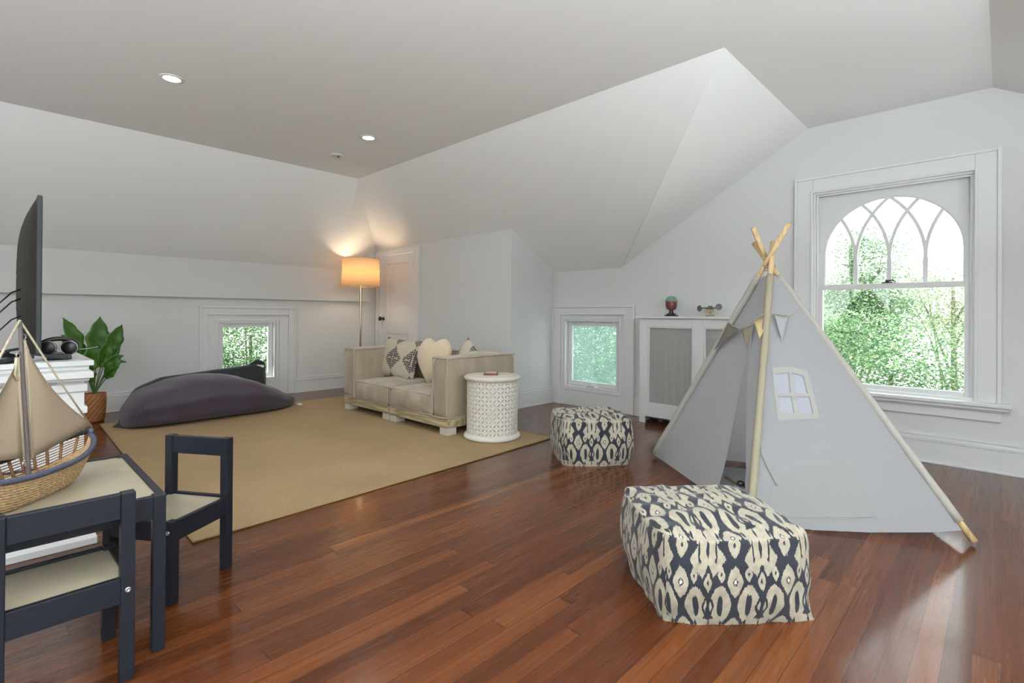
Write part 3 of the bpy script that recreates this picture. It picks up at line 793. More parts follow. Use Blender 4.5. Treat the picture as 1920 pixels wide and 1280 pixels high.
# ------------------------------------------------------------------ soft shapes
def soft_box(mb, hx, hy, hz, c, puff=0.02, r=0.3, n=14, nz=8, wr=0.006, wf=9.0, seed=0, M=None, uv=None):
    """rounded cushion block centred at c"""
    def pt(a, b, q):
        x_, y_, z_ = a, b, q
        e = 4.0 / max(r, 0.1) * 0.45
        l = (abs(x_) ** e + abs(y_) ** e + abs(z_) ** e) ** (1 / e)
        k = 1.0 / l
        ex = max(abs(x_), abs(y_), abs(z_))
        x_, y_, z_ = x_ * k * ex, y_ * k * ex, z_ * k * ex
        px, py, pz_ = x_ * hx, y_ * hy, z_ * hz
        px += puff * x_ * (1 - b * b) * (1 - q * q); py += puff * y_ * (1 - a * a) * (1 - q * q); pz_ += puff * z_ * (1 - a * a) * (1 - b * b)
        nn = noise.noise(Vector((px * wf + seed, py * wf, pz_ * wf))) * wr
        v = Vector((px, py, pz_)); v += v.normalized() * nn
        return (c[0] + v.x, c[1] + v.y, c[2] + v.z)
    L = lambda t: 2 * t - 1
    faces = ((lambda s_, t_: (L(s_), -1, L(t_)), n, nz), (lambda s_, t_: (-L(s_), 1, L(t_)), n, nz), (lambda s_, t_: (1, L(s_), L(t_)), n, nz),
             (lambda s_, t_: (-1, -L(s_), L(t_)), n, nz), (lambda s_, t_: (L(s_), L(t_), 1), n, n), (lambda s_, t_: (L(s_), -L(t_), -1), n, n))
    for fn, a, b in faces:
        mb.grid(lambda s_, t_, fn=fn: pt(*fn(s_, t_)), a, b, M=M, uvfn=uv)
    return mb

# ------------------------------------------------------------------ sofa modules
def sofa_module(x0, x1, arm, label):
    y0, y1, zb_, zf, zt, zs_ = 2.600, 3.400, 0.060 + RZ, 0.142, 0.645, 0.325
    aw_ = 0.205; bd = 0.20
    t = thing('sofa_module', label, 'sofa', ((x0 + x1) / 2, (y0 + y1) / 2, RZ), 0, 'matching sofa modules')
    MB().box(x0, x1, y0, y1, zb_, zf).build('base_frame', 'sofawood', t, bevel=0.005)
    for fx in (x0 + 0.055, x1 - 0.055):
        for fy in (y0 + 0.055, y1 - 0.055):
            MB().box(fx - 0.05, fx + 0.05, fy - 0.05, fy + 0.05, RZ, zb_).build('foot', 'sofafoot', t, bevel=0.004)
    ax0, ax1 = (x0, x0 + aw_) if arm < 0 else (x1 - aw_, x1)
    sx0, sx1 = (ax1, x1) if arm < 0 else (x0, ax0)
    ym = (y0 + y1 - bd) / 2
    mb = MB(); soft_box(mb, (ax1 - ax0) / 2 - .003, (y1 - y0) / 2 - .003, (zt - zf) / 2, ((ax0 + ax1) / 2, (y0 + y1) / 2, (zt + zf) / 2), 0.012, 0.12, 18, 14, 0.012, 7, x0, )
    o = mb.build('arm_cushion', 'velvet', t, merge=0.0005)
    def pipe(x0_, x1_, y0_, y1_, z0_, z1_, par, ch='all'):
        mb = MB(); r_ = 0.0065; k = 0.008
        def wob(pts):
            out = []
            for a, b in zip(pts, pts[1:]):
                a, b = Vector(a), Vector(b); nseg = 10
                for j in range(nseg): 
                    p = a.lerp(b, j / nseg); out.append(p + Vector((noise.noise(p * 14) * 0.004, noise.noise(p * 14 + Vector((5, 0, 0))) * 0.003, noise.noise(p * 11 + Vector((0, 9, 0))) * 0.004)))
            out.append(Vector(pts[-1])); return out
        fr = [(x0_ + k, y0_ + .002, z0_ + k), (x1_ - k, y0_ + .002, z0_ + k), (x1_ - k, y0_ + .002, z1_ - k), (x0_ + k, y0_ + .002, z1_ - k), (x0_ + k, y0_ + .002, z0_ + k)]
        mb.tube(wob(fr), r_, 8)
        mb.tube(wob([(x0_ + .006, y0_ + k, z1_ - .006), (x0_ + .006, y1_ - k, z1_ - .006)]), r_, 8)
        mb.tube(wob([(x1_ - .006, y0_ + k, z1_ - .006), (x1_ - .006, y1_ - k, z1_ - .006)]), r_, 8)
        if ch == 'all': mb.tube(wob([(x1_ - .004, y0_ + k, z0_ + .008), (x1_ - .004, y1_ - k, z0_ + .008)]), r_ * .8, 8)
        mb.build('piping', 'piping', par)
    pipe(ax0, ax1, y0, y1, zf, zt, o)
    mb = MB(); soft_box(mb, (sx1 - sx0) / 2 - .002, bd / 2, (zt - zs_) / 2 + .02, ((sx0 + sx1) / 2, y1 - bd / 2, (zt + zs_) / 2 - .02), 0.012, 0.12, 14, 10, 0.008, 8, x1)
    o = mb.build('back_cushion', 'velvet', t, merge=0.0005)
    mb = MB(); mb.tube([(sx0 + .01, y1 - bd + .008, zt - .008), ((sx0 + sx1) / 2, y1 - bd + .004, zt - .003), (sx1 - .01, y1 - bd + .008, zt - .008)], 0.009, 8); mb.build('piping', 'piping', o)
    mb = MB(); soft_box(mb, (sx1 - sx0) / 2 - .002, (y1 - bd - y0) / 2, (zs_ - zf) / 2, ((sx0 + sx1) / 2, ym, (zs_ + zf) / 2), 0.026, 0.12, 26, 10, 0.018, 8, x0 + 3)
    o = mb.build('seat_cushion', 'velvet', t, merge=0.0005)
    pipe(sx0, sx1, y0, y1 - bd, zf, zs_, o, '')
    bx = ax1 + 0.004 if arm < 0 else ax0 - 0.004
    for (by, bz) in ((2.80, 0.52), (3.02, 0.52)):
        Mb = Matrix.Translation((bx, by, bz)) @ Matrix.Rotation(pi / 2 * (1 if arm < 0 else -1), 4, 'Y')
        MB().lathe([(0.012, 0), (0.010, 0.005), (0, 0.007)], 12, M=Mb).build('tufting_button', 'piping', t)
    return t
sofa_module(-4.950, -4.112, -1, 'low greige velvet sofa module with its arm at the lamp side')
sofa_module(-4.092, -3.240, 1, 'low greige velvet sofa module with its arm beside the round side table')

# cushions on the sofa
def pillow(name, label, mat, W, H, T, loc, rot, outline=None, corner=0.06, nz_=0.0, uv=True):
    mb = MB(); N = 26
    def surf(sg):
        def f(a, b):
            u_, v_ = 2 * a - 1, 2 * b - 1
            if outline:
                px, py, edge = outline(u_, v_)
            else:
                px = u_ * W / 2 * (1 - corner * (1 - v_ * v_) ** 1 * 1.0 * abs(u_) ** 2); py = v_ * H / 2 * (1 - corner * (1 - u_ * u_) * abs(v_) ** 2)
                edge = max(0.0, (1 - abs(u_) ** 2.6)) ** 0.55 * max(0.0, (1 - abs(v_) ** 2.6)) ** 0.55
            th = T / 2 * edge + nz_ * noise.noise(Vector((px * 14, py * 14, sg))) * edge
            return (px, sg * th, py)
        return f
    mb.grid(surf(-1), N, N, uvfn=(lambda a, b: (a, b)) if uv else None)
    mb.grid(surf(1), N, N, uvfn=(lambda a, b: (a, b)) if uv else None, flip=True)
    o = mb.build(name, mat, merge=0.0004)
    o.location = loc; o.rotation_euler = rot
    return tag(o, label, 'cushion')
pillow('damask_cushion', 'rectangular cream cushion with dark damask diamonds against the lamp-side arm', 'damask', 0.60, 0.43, 0.16, (-4.56, 3.02, 0.530), (-0.28, 0.04, 0.06), nz_=0.012)
def heart(u_, v_):
    # squircle to disc, then disc to heart
    x_ = u_ * sqrt(max(0, 1 - v_ * v_ / 2)); y_ = v_ * sqrt(max(0, 1 - u_ * u_ / 2))
    rr_ = min(1.0, sqrt(x_ * x_ + y_ * y_)); th = atan2(y_, x_)
    # heart radius
    hx = 16 * sin(th - pi / 2) ** 3; 
    tt = pi / 2 - th
    X_ = 16 * sin(tt) ** 3; Y_ = 13 * cos(tt) - 5 * cos(2 * tt) - 2 * cos(3 * tt) - cos(4 * tt)
    # blend with rounded form so the lobes are full
    R_ = Vector((X_ / 17, (Y_ + 3) / 15)); D_ = Vector((cos(th), sin(th) * 1.0))
    q_ = R_ * 0.60 + D_ * 0.43
    return (q_.x * rr_ * 0.225, q_.y * rr_ * 0.235, max(0, 1 - rr_ ** 2.4) ** 0.6)
pillow('heart_cushion', 'plump cream heart-shaped cushion leaning on the sofa back', 'heart', 0.42, 0.44, 0.17, (-3.93, 2.98, 0.560), (-0.22, 0, 0.10), outline=heart, uv=False)
pillow('print_cushion', 'small pale patterned cushion peeking over the sofa arm', MT['damask'], 0.34, 0.34, 0.11, (-3.60, 3.12, 0.555), (-0.25, 0.62, -0.1), nz_=0.006)

# ------------------------------------------------------------------ round lattice side table
t = thing('side_table', 'round whitewashed drum side table with pierced lattice sides', 'side table', (-2.985, 2.862, RZ))
MB().lathe([(0.0, 0.0), (0.214, 0.0), (0.228, 0.006), (0.231, 0.016), (0.226, 0.030), (0.210, 0.040), (0.206, 0.044), (0, 0.044)], 56).build('base_rim', 'lattice', t, local=True)
MB().lathe([(0.0, 0.462), (0.212, 0.462), (0.222, 0.468), (0.231, 0.480), (0.229, 0.494), (0.216, 0.501), (0.0, 0.503)], 56).build('tabletop', 'latwood', t, local=True)
mb = MB(); NC, NR, R0 = 42, 13, 0.205; zl0, zl1 = 0.042, 0.465
for i in range(NC):
    for j in range(NR):
        ca = 2 * pi / NC; a0, b0 = i * ca, zl0 + (zl1 - zl0) * j / NR; dz = (zl1 - zl0) / NR
        sg = 1 if (i + j) % 2 else -1
        cell = [(0, 0), (1, 0), (1, 1), (0, 1)]
        # slit hexagon along the diagonal
        sl = [(-0.33, -0.33), (0.075, -0.075), (0.33, 0.33), (-0.075, 0.075)]
        sl = [(0.5 + sg * a, 0.5 + b) for a, b in sl]
        if sg < 0: sl = sl[::-1]
        P = lambda a, b: (R0 * cos(a0 + a * ca), R0 * sin(a0 + a * ca), b0 + b * dz)
        order = sl if sg > 0 else [sl[-1], sl[0], sl[1], sl[2]]
        # match corners to the nearest slit vertex
        inner = []
        for cxy in cell:
            inner.append(min(range(4), key=lambda k: (sl[k][0] - cxy[0]) ** 2 + (sl[k][1] - cxy[1]) ** 2))
        if sg > 0: idx = [0, 1, 2, 3]
        vs = [P(*q) for q in cell] + [P(*q) for q in sl]
        # corner nearest tips
        tips = sorted(range(4), key=lambda k: sl[k][1]); lo, hi = tips[0], tips[3]
        mids = sorted([k for k in range(4) if k not in (lo, hi)], key=lambda k: sl[k][0]); ml, mr = mids
        lo, hi, ml, mr = lo + 4, hi + 4, ml + 4, mr + 4
        if sg > 0:   # lo near corner 0, hi near corner 2
            fs = [(0, 1, mr, lo), (1, 2, hi, mr), (2, 3, ml, hi), (3, 0, lo, ml)]
        else:        # lo near corner 1, hi near corner 3
            fs = [(0, 1, lo, ml), (1, 2, mr, lo), (2, 3, hi, mr), (3, 0, ml, hi)]
        mb.add(vs, fs)
o = mb.build('lattice_drum', 'lattice', t, local=True, merge=0.0006)
q = o.modifiers.new('solid', 'SOLIDIFY'); q.thickness = 0.004; q.offset = 0
t = thing('trinket_box', 'small flat brown wooden box on the round side table', 'box', (-3.00, 2.86, RZ + 0.503), 0.75)
MB().box(-0.055, 0.055, -0.055, 0.055, 0, 0.016).build('tray', mat_wood('walnut', srgb(92, 52, 34), srgb(128, 78, 54), 0), t, local=True, bevel=0.002)
MB().box(-0.045, 0.045, -0.045, 0.045, 0.0155, 0.020).build('lid', pm('printed_card', srgb(196, 172, 156), 0.5, var=0.4, vscale=60), t, local=True, bevel=0.001)

# ------------------------------------------------------------------ floor lamp
t = thing('floor_lamp', 'slim champagne floor lamp with glowing cream drum shade behind the sofa', 'floor lamp', (-5.892, 3.311, 0))
MB().lathe([(0, 0), (0.135, 0), (0.138, 0.006), (0.130, 0.016), (0.03, 0.022), (0.012, 0.03), (0, 0.03)], 40).build('base', 'brass', t, local=True)
MB().lathe([(0.010, 0.02), (0.012, 0.9), (0.014, 1.12), (0.021, 1.335), (0.021, 1.345), (0.008, 1.35), (0.008, 1.37), (0, 1.37)], 20).build('pole', 'brass', t, local=True)
m, nt, p = newmat('lampshade_linen'); nt.nodes.remove(p)
df = nt.nodes.new('ShaderNodeBsdfDiffuse'); df.inputs[0].default_value = (0.82, 0.72, 0.56, 1)
tr = nt.nodes.new('ShaderNodeBsdfTranslucent'); tr.inputs[0].default_value = (0.98, 0.74, 0.46, 1)
ms = nt.nodes.new('ShaderNodeMixShader'); ms.inputs[0].default_value = 0.55
nt.links.new(df.outputs[0], ms.inputs[1]); nt.links.new(tr.outputs[0], ms.inputs[2]); nt.links.new(ms.outputs[0], nt.nodes['Material Output'].inputs[0])
mb = MB(); mb.lathe([(0.236, 1.345), (0.226, 1.70)], 48); mb.f = mb.f[:-2]; mb.sm = set(range(len(mb.f)))
o = mb.build('lamp_shade', m, t, local=True, solid=0.002)
for z_, r_ in ((1.347, 0.236), (1.698, 0.226)): MB().tube([(r_ * cos(a), r_ * sin(a), z_) for a in [2 * pi * k / 40 for k in range(40)]], 0.0028, 6, closed=True).build('shade_ring', 'brass', t, local=True)
mb = MB()
for k in range(3): mb.tube([(0.008 * cos(k * 2.094), 0.008 * sin(k * 2.094), 1.37), (0.236 * cos(k * 2.094), 0.236 * sin(k * 2.094), 1.355)], 0.002, 6)
mb.build('shade_spider', 'brass', t, local=True)
MB().lathe([(0.0, 1.37), (0.013, 1.37), (0.015, 1.40), (0.030, 1.44), (0.030, 1.465), (0.018, 1.488), (0, 1.492)], 20).build('bulb', mat_emit('warm_bulb', (1, 0.72, 0.38, 1), 12.0), t, local=True)
l = bpy.data.lights.new('lamp_glow', 'POINT'); l.energy = 3.6; l.color = (1, 0.80, 0.56); l.shadow_soft_size = 0.04
lo = bpy.data.objects.new('lamp_glow', l); C.objects.link(lo); lo.location = (-5.892, 3.311, 1.53)

# ------------------------------------------------------------------ beanbags
def loft_bag(name, label, mat, stations, seed, n=36, wr=0.01, crease=None):
    """stations: (cx, cy, half-width(perp), height, ground lift) along a path; super-elliptic section"""
    mb = MB(); NS = 44
    def at(t):
        f = t * (len(stations) - 1); i = min(int(f), len(stations) - 2); k = f - i
        p0 = stations[max(i - 1, 0)]; p1 = stations[i]; p2 = stations[i + 1]; p3 = stations[min(i + 2, len(stations) - 1)]
        return [0.5 * ((2 * b) + (-a + c_) * k + (2 * a - 5 * b + 4 * c_ - d_) * k * k + (-a + 3 * b - 3 * c_ + d_) * k ** 3) for a, b, c_, d_ in zip(p0, p1, p2, p3)]
    def f(a, b):
        s0 = at(b); s1 = at(min(1, b + 0.01)); s2 = at(max(0, b - 0.01))
        d_ = Vector((s1[0] - s2[0], s1[1] - s2[1], 0)); d_.normalize(); nrm = Vector((d_.y, -d_.x, 0))
        an = 2 * pi * a; cx_, sz = cos(an), sin(an)
        ww = max(0.002, s0[2]) * (abs(cx_) ** 0.72) * (1 if cx_ > 0 else -1)
        hh = max(0.002, s0[3])
        zz = s0[4] + hh * (0.40 + (0.60 * abs(sz) ** 0.82 if sz > 0 else -0.40 * abs(sz) ** 0.45))
        p = Vector((s0[0], s0[1], 0)) + nrm * ww * (1.0 if sz > 0 else 0.93); p.z = zz
        k = noise.noise(Vector((p.x * 5 + seed, p.y * 5, p.z * 7))) * wr
        if crease:
            for (cb, wdt, amp, fr) in crease:
                k += amp * exp(-((b - cb) / wdt) ** 2) * sin(an * fr + b * 14)
        p.z = max(s0[4] * 0 + RZ + 0.0005 if sz <= 0 else p.z, p.z) if k == 0 else p.z + k * max(0, sz + 0.3)
        if p.z < RZ + 0.0005: p.z = RZ + 0.0005
        p += nrm * k * cx_
        return p
    mb.grid(f, n, NS)
    return mb.build(name, mat, merge=0.001, subsurf=1)
t = thing('beanbag', 'large slumped aubergine beanbag lying on the rug edge in front', 'beanbag', (-5.5, 1.6, RZ))
st_ = [(-5.50, 0.80, 0.02, 0.06, RZ), (-5.50, 0.83, 0.20, 0.16, RZ), (-5.50, 0.93, 0.33, 0.27, RZ), (-5.51, 1.10, 0.385, 0.345, RZ), (-5.52, 1.32, 0.395, 0.392, RZ), (-5.53, 1.55, 0.39, 0.402, RZ),
       (-5.54, 1.80, 0.37, 0.345, RZ), (-5.56, 2.03, 0.31, 0.235, RZ), (-5.58, 2.18, 0.22, 0.150, RZ), (-5.59, 2.29, 0.12, 0.095, RZ + .015), (-5.60, 2.345, 0.03, 0.04, RZ + .035)]
o = loft_bag('body', '', 'beandark', st_, 2.0, wr=0.016, crease=((0.82, 0.10, 0.010, 20),)); o.parent = t; o.location = (5.5, -1.6, -RZ)
mb = MB(); mb.tube([(-5.19, 0.935, 0.20), (-5.165, 0.925, 0.175), (-5.16, 0.93, 0.14)], [0.012, 0.016, 0.008], 8); mb.build('gathered_tuft', 'beandark', t)
mb = MB(); mb.add([(-5.40, 0.80, RZ + .002), (-5.50, 0.75, RZ + .004), (-5.60, 0.80, RZ + .002), (-5.50, 0.86, 0.09)], [(0, 1, 3), (1, 2, 3), (0, 3, 2), (0, 2, 1)]); mb.build('corner_flap', 'beannavy', t)
MB().box(-5.52, -5.44, 2.33, 2.38, RZ + .001, RZ + .012).build('care_label', 'trim', t, bevel=0.002)
t = thing('beanbag', 'flatter black-navy beanbag propped behind the aubergine one under the window', 'beanbag', (-6.1, 1.6, 0))
mb = MB()
def bk(a, b):
    # standing wedge: b along Y, a around
    yy = lerp(0.97, 2.235, b); top = (lerp(0.24, 0.345, b / 0.2) if b < 0.2 else lerp(0.345, 0.425, (b - 0.2) / 0.73)) if b < 0.93 else 0.425
    if b < 0.05: top = 0.19 + 0.076 * sqrt(b / 0.05)
    hw = 0.15 * min(1, sqrt(max(0, b) / 0.10 + 0.02)) * (1 if b < 0.93 else max(0.25, sqrt(max(0, 1 - ((b - 0.93) / 0.0701) ** 2))))
    bot = 0.17 * (1 - min(1, b / 0.3)) + 0.0005
    an = 2 * pi * a; cx_, sz = cos(an), sin(an)
    z_ = (top + bot) / 2 + (top - bot) / 2 * (abs(sz) ** 0.7) * (1 if sz > 0 else -1)
    x_ = -6.13 + hw * (abs(cx_) ** 0.8) * (1 if cx_ > 0 else -1) * (1.0 - 0.45 * max(0, sz))
    x_ += noise.noise(Vector((yy * 7, z_ * 7, a * 3))) * 0.012
    return (x_, yy, z_)
mb.grid(bk, 28, 30); mb.build('body', 'beannavy', t, merge=0.001, subsurf=1)
mb = MB(); mb.tube([(-6.13, 2.03, 0.395), (-6.13, 2.10, 0.425), (-6.13, 2.15, 0.452), (-6.12, 2.20, 0.425), (-6.12, 2.23, 0.37)], [0.006, 0.018, 0.026, 0.022, 0.010], 10); mb.build('gathered_corner', 'beannavy', t)
MB().add([(-6.085, 2.13, 0.412), (-6.075, 2.20, 0.408), (-6.07, 2.205, 0.382), (-6.08, 2.15, 0.380)], [(0, 1, 2, 3)]).build('care_label', 'trim', t, solid=0.003)

# ------------------------------------------------------------------ poufs
def pouf(name, label, cx_, cy_, rz, s, h, seed, flare):
    t = tag(bpy.data.objects.new(name, None), label, 'pouf', 'ikat print floor poufs'); C.objects.link(t)
    t.location = (cx_, cy_, 0); t.rotation_euler = (0, 0, rz)
    hx = s / 2
    def shp(x_, y_, z_):    # x,y in -1..1, z 0..1
        X_, Y_ = x_ * hx, y_ * hx
        prof = 1.0 + 0.055 * sin(pi * min(1, z_ * 1.02)) - 0.05 * (1 - z_) ** 3 
        rim = max(abs(x_), abs(y_))
        rd = (abs(x_) ** 9 + abs(y_) ** 9) ** (1 / 9); k = rim / rd if rd > 0 else 1
        X_ *= k * prof; Y_ *= k * prof
        bow = 0.012 * (1 - (min(abs(x_), abs(y_))) ** 2) * rim
        if rim > 1e-3: X_ += bow * (x_ / rim) * (1 if abs(x_) == rim else 0.2); Y_ += bow * (y_ / rim) * (1 if abs(y_) == rim else 0.2)
        Z_ = z_ * h
        if z_ > 0.999: Z_ += 0.030 * (1 - rim ** 2.5) - 0.004
        else: Z_ -= 0.004 * z_
        # raised corners at top
        cf = (abs(x_) * abs(y_)) ** 6
        Z_ += cf * 0.012 * z_
        wv = noise.noise(Vector((X_ * 13 + seed, Y_ * 13, Z_ * 9))) * 0.013 + noise.noise(Vector((X_ * 5 + seed, Y_ * 22, Z_ * 26))) * 0.004 + noise.noise(Vector((X_ * 30 + seed, Y_ * 6, Z_ * 40))) * 0.0025
        if z_ > 0.999: Z_ += wv * (1.5 if rim < 0.96 else 0.4)
        else:
            q_ = Vector((X_, Y_)); q_ += q_.normalized() * wv * (1.2 - z_ * 0.6); X_, Y_ = q_
        if flare:
            f_ = max(0.0, 1 - z_ / 0.28) * max(0.0, (x_ - 0.7) / 0.3) * max(0.0, (-y_ - 0.7) / 0.3)
            X_ += 0.045 * f_; Y_ -= 0.020 * f_
        return (X_, Y_, max(0.0, Z_))
    mb = MB(); N, NZ = 30, 18
    Ls = (lambda a: (a * 2 - 1, -1), lambda a: (1, a * 2 - 1), lambda a: (1 - a * 2, 1), lambda a: (-1, 1 - a * 2))
    for k, L_ in enumerate(Ls):
        mb.grid(lambda a, b, L_=L_: shp(*L_(a), b), N, NZ, uvfn=lambda a, b, k=k: (a * s + k * s + seed * 0.03, (1 - b) * h * 0.96))
    mb.grid(lambda a, b: shp(a * 2 - 1, b * 2 - 1, 1.0), N, N, uvfn=lambda a, b: (a * s + seed * 0.03, -b * s * 0.85))
    mb.grid(lambda a, b: shp(a * 2 - 1, b * 2 - 1, 0.0), 8, 8, uvfn=lambda a, b: (a * s, b * s), flip=True)
    o = mb.build('cover', 'ikat', t, local=True, merge=0.0015, subsurf=1)
    return t
A45 = atan2(1.869 - 1.495, -0.433 + 0.77)
pouf('pouf', 'square navy and cream ikat pouf nearest the viewer, in front of the play tent', -0.797, 1.870, A45, 0.500, 0.285, 1.0, True)
pouf('pouf', 'square navy and cream ikat pouf beside the low casement window', -2.105, 2.975, 0.86, 0.475, 0.300, 5.0, False)

# ------------------------------------------------------------------ play tent
P1, P2, P3, P4 = (Vector(q) for q in ((-1.784, 3.286, 0), (-0.860, 2.520, 0), (-0.076, 3.020, 0), (-0.680, 3.850, 0)))
AP = Vector((-0.965, 3.120, 1.29))
tent = thing('play_tent', 'white canvas teepee play tent on four wooden poles by the big window', 'play tent', (-0.93, 3.155, 0))
def panel_frame(a, b):
    ex = (b - a).normalized(); nrm = (b - a).cross(AP - a).normalized(); ctr = Vector((-0.93, 3.155, 0.4))
    if nrm.dot(ctr - a) > 0: nrm = -nrm
    ey = nrm.cross(ex)
    if ey.z < 0: ey = -ey
    return ex, ey, nrm
def sag(s_, t_, amt=0.03): return -amt * 4 * s_ * (1 - s_) * sin(pi * min(1, t_)) * t_ 
def pp_(a, b, s_, t_, off=0.0, amt=0.03):
    ex, ey, nrm = panel_frame(a, b)
    base = a.lerp(b, s_); p = AP.lerp(base, t_)
    return p + nrm * (off + sag(s_, t_, amt) + 0.003 * noise.noise(p * 7))
def panel(name, a, b, poly, holes, mat='canvas', amt=0.03, off=0.0, par=tent, step=0.05, solid=0.0015):
    """poly and holes in (s,t); triangulated in a scaled s-t plane"""
    def conv(q): s_, t_ = q; return Vector(((s_ - 0.5) * t_, t_))
    def dens(pl):
        out = []
        for q0, q1 in zip(pl, pl[1:] + pl[:1]):
            m_ = max(1, int(max(abs(q1[0] - q0[0]) * max(q0[1], q1[1]), abs(q1[1] - q0[1])) / 0.04))
            for k in range(m_): out.append((lerp(q0[0], q1[0], k / m_), lerp(q0[1], q1[1], k / m_)))
        return out
    loops = [dens(poly)] + [dens(h) for h in holes]
    def inpoly(pt, pl):
        c_ = False; j = len(pl) - 1
        for i in range(len(pl)):
            xi, yi = pl[i]; xj, yj = pl[j]
            if (yi > pt[1]) != (yj > pt[1]) and pt[0] < (xj - xi) * (pt[1] - yi) / (yj - yi) + xi: c_ = not c_
            j = i
        return c_
    cl = [[tuple(conv(q)) for q in l_] for l_ in loops]
    vs = []; es = []
    for l_ in cl:
        b0 = len(vs); vs += [Vector(q) for q in l_]; es += [(b0 + i, b0 + (i + 1) % len(l_)) for i in range(len(l_))]
    yy = 0.02
    while yy < 1.05:
        xx = -0.6
        while xx < 0.6:
            q = (xx, yy)
            if inpoly(q, cl[0]) and not any(inpoly(q, h) for h in cl[1:]):
                if min((Vector(q) - v).length for v in vs) > 0.015: vs.append(Vector(q))
            xx += step
        yy += step
    r_ = delaunay_2d_cdt(vs, es, [], 0, 1e-6)
    ov, of = r_[0], r_[2]
    P3d = []
    for v in ov:
        t_ = v.y; s_ = v.x / t_ + 0.5 if t_ > 1e-6 else 0.5
        P3d.append(tuple(pp_(a, b, s_, t_, off, amt)))
    fs = []
    for f in of:
        c_ = (sum(ov[i].x for i in f) / len(f), sum(ov[i].y for i in f) / len(f))
        if inpoly(c_, cl[0]) and not any(inpoly(c_, h) for h in cl[1:]): fs.append(tuple(f))
    used = sorted({i for f in fs for i in f}); mp = {o_: k for k, o_ in enumerate(used)}
    return MB().add([P3d[i] for i in used], [tuple(mp[i] for i in f) for f in fs], smooth=True).build(name, mat, par)
T0 = 0.045
PANES = [[(0.152, 0.457), (0.326, 0.449), (0.312, 0.527), (0.170, 0.530)], [(0.362, 0.450), (0.487, 0.460), (0.476, 0.527), (0.349, 0.526)],
         [(0.175, 0.543), (0.309, 0.540), (0.310, 0.603), (0.192, 0.606)], [(0.346, 0.539), (0.481, 0.539), (0.470, 0.600), (0.350, 0.602)]]
panel('canvas_panel', P2, P3, [(0.0, T0), (1.0, T0), (1.0, 0.955), (0.83, 0.970), (0.55, 0.985), (0.30, 0.992), (0.0, 0.985)], PANES)
panel('canvas_panel', P3, P4, [(0.0, T0), (1.0, T0), (1.0, 0.98), (0.5, 0.97), (0.0, 0.955)], [])
panel('canvas_panel', P4, P1, [(0.0, T0), (1.0, T0), (1.0, 0.98), (0.5, 0.985), (0.0, 0.98)], [])
o1 = panel('door_flap', P1, P2, [(0.0, T0), (0.60, T0), (0.615, 0.20), (0.635, 0.345), (0.665, 0.55), (0.715, 0.82), (0.725, 0.985), (0.35, 0.985), (0.0, 0.985)], [], amt=0.045)
o2 = panel('door_flap', P1, P2, [(0.58, T0), (1.0, T0), (1.0, 0.985), (0.955, 0.985), (0.935, 0.82), (0.83, 0.58), (0.70, 0.345), (0.60, 0.20)], [], amt=0.035, off=0.004)
# window frame tape and sheer panes, pocket
fo = [(0.130, 0.436), (0.340, 0.425), (0.552, 0.442), (0.508, 0.618), (0.163, 0.632)]
wf_ = panel('tent_window_frame', P2, P3, fo, PANES, 'canvasbeige', off=0.004)
for pn in PANES:
    panel('sheer_pane', P2, P3, pn, [], 'sheer', off=-0.004, par=wf_, solid=0.0005)
panel('pocket', P2, P3, [(0.105, 0.795), (0.37, 0.782), (0.636, 0.759), (0.617, 0.937), (0.35, 0.950), (0.086, 0.962)], [], 'pocket', off=0.004)
# poles with fabric sleeves
tips = {0: (Vector((-0.992, 3.112, 1.285)), 1.515), 1: (Vector((-0.944, 3.085, 1.285)), 1.43), 2: (Vector((-0.970, 3.150, 1.300)), 1.437), 3: (Vector((-0.985, 3.185, 1.290)), 1.512)}
for k, pf in enumerate((P1, P2, P3, P4)):
    c_, zt_ = tips[k]; d_ = (c_ - pf) / c_.z; top = pf + d_ * zt_
    ctr = Vector((-0.93, 3.155, 0)); 
    pth = [pf.lerp(top, j / 10) for j in range(11)]; pth[0] = pf + d_ * 0.0155
    MB().tube(pth, 0.0145, 14).build('pole', 'pole', tent)
    zs0 = 0.09 if k == 2 else 0.03
    a_, b_ = pf + d_ * zs0, pf + d_ * 1.235; nn = 26; rs_ = []
    for j in range(nn + 1): rs_.append(0.0195 + 0.0035 * noise.noise(Vector((k * 9, j * 0.9, 0))))
    MB().tube([a_.lerp(b_, j / nn) + Vector((noise.noise(Vector((j * .7, k, 0))) * .003, 0, 0)) for j in range(nn + 1)], rs_, 12).build('pole_sleeve', 'sleevetan' if k == 1 else 'sleeve', tent)
ring = [AP + Vector((0.034 * cos(a), 0.034 * sin(a), -0.01 + 0.015 * sin(a * 2))) for a in [2 * pi * k / 20 for k in range(20)]]
MB().tube(ring, 0.0022, 6, closed=True).build('cord', 'rope', tent)
MB().tube([(-0.985, 3.11, 1.36), (-0.95, 3.10, 1.375)], 0.0015, 6).build('elastic', 'rope', tent)
mb = MB(); sp = [pp_(P2, P3, s_, t_, 0.006) for s_, t_ in ((0.022, 0.66), (0.030, 0.71), (0.040, 0.755), (0.075, 0.79), (0.105, 0.822), (0.137, 0.858))]
mb.tube(sp, [0.002, 0.002, 0.002, 0.0025, 0.005, 0.006], 6); mb.build('tie_strap', 'canvasbeige', tent)
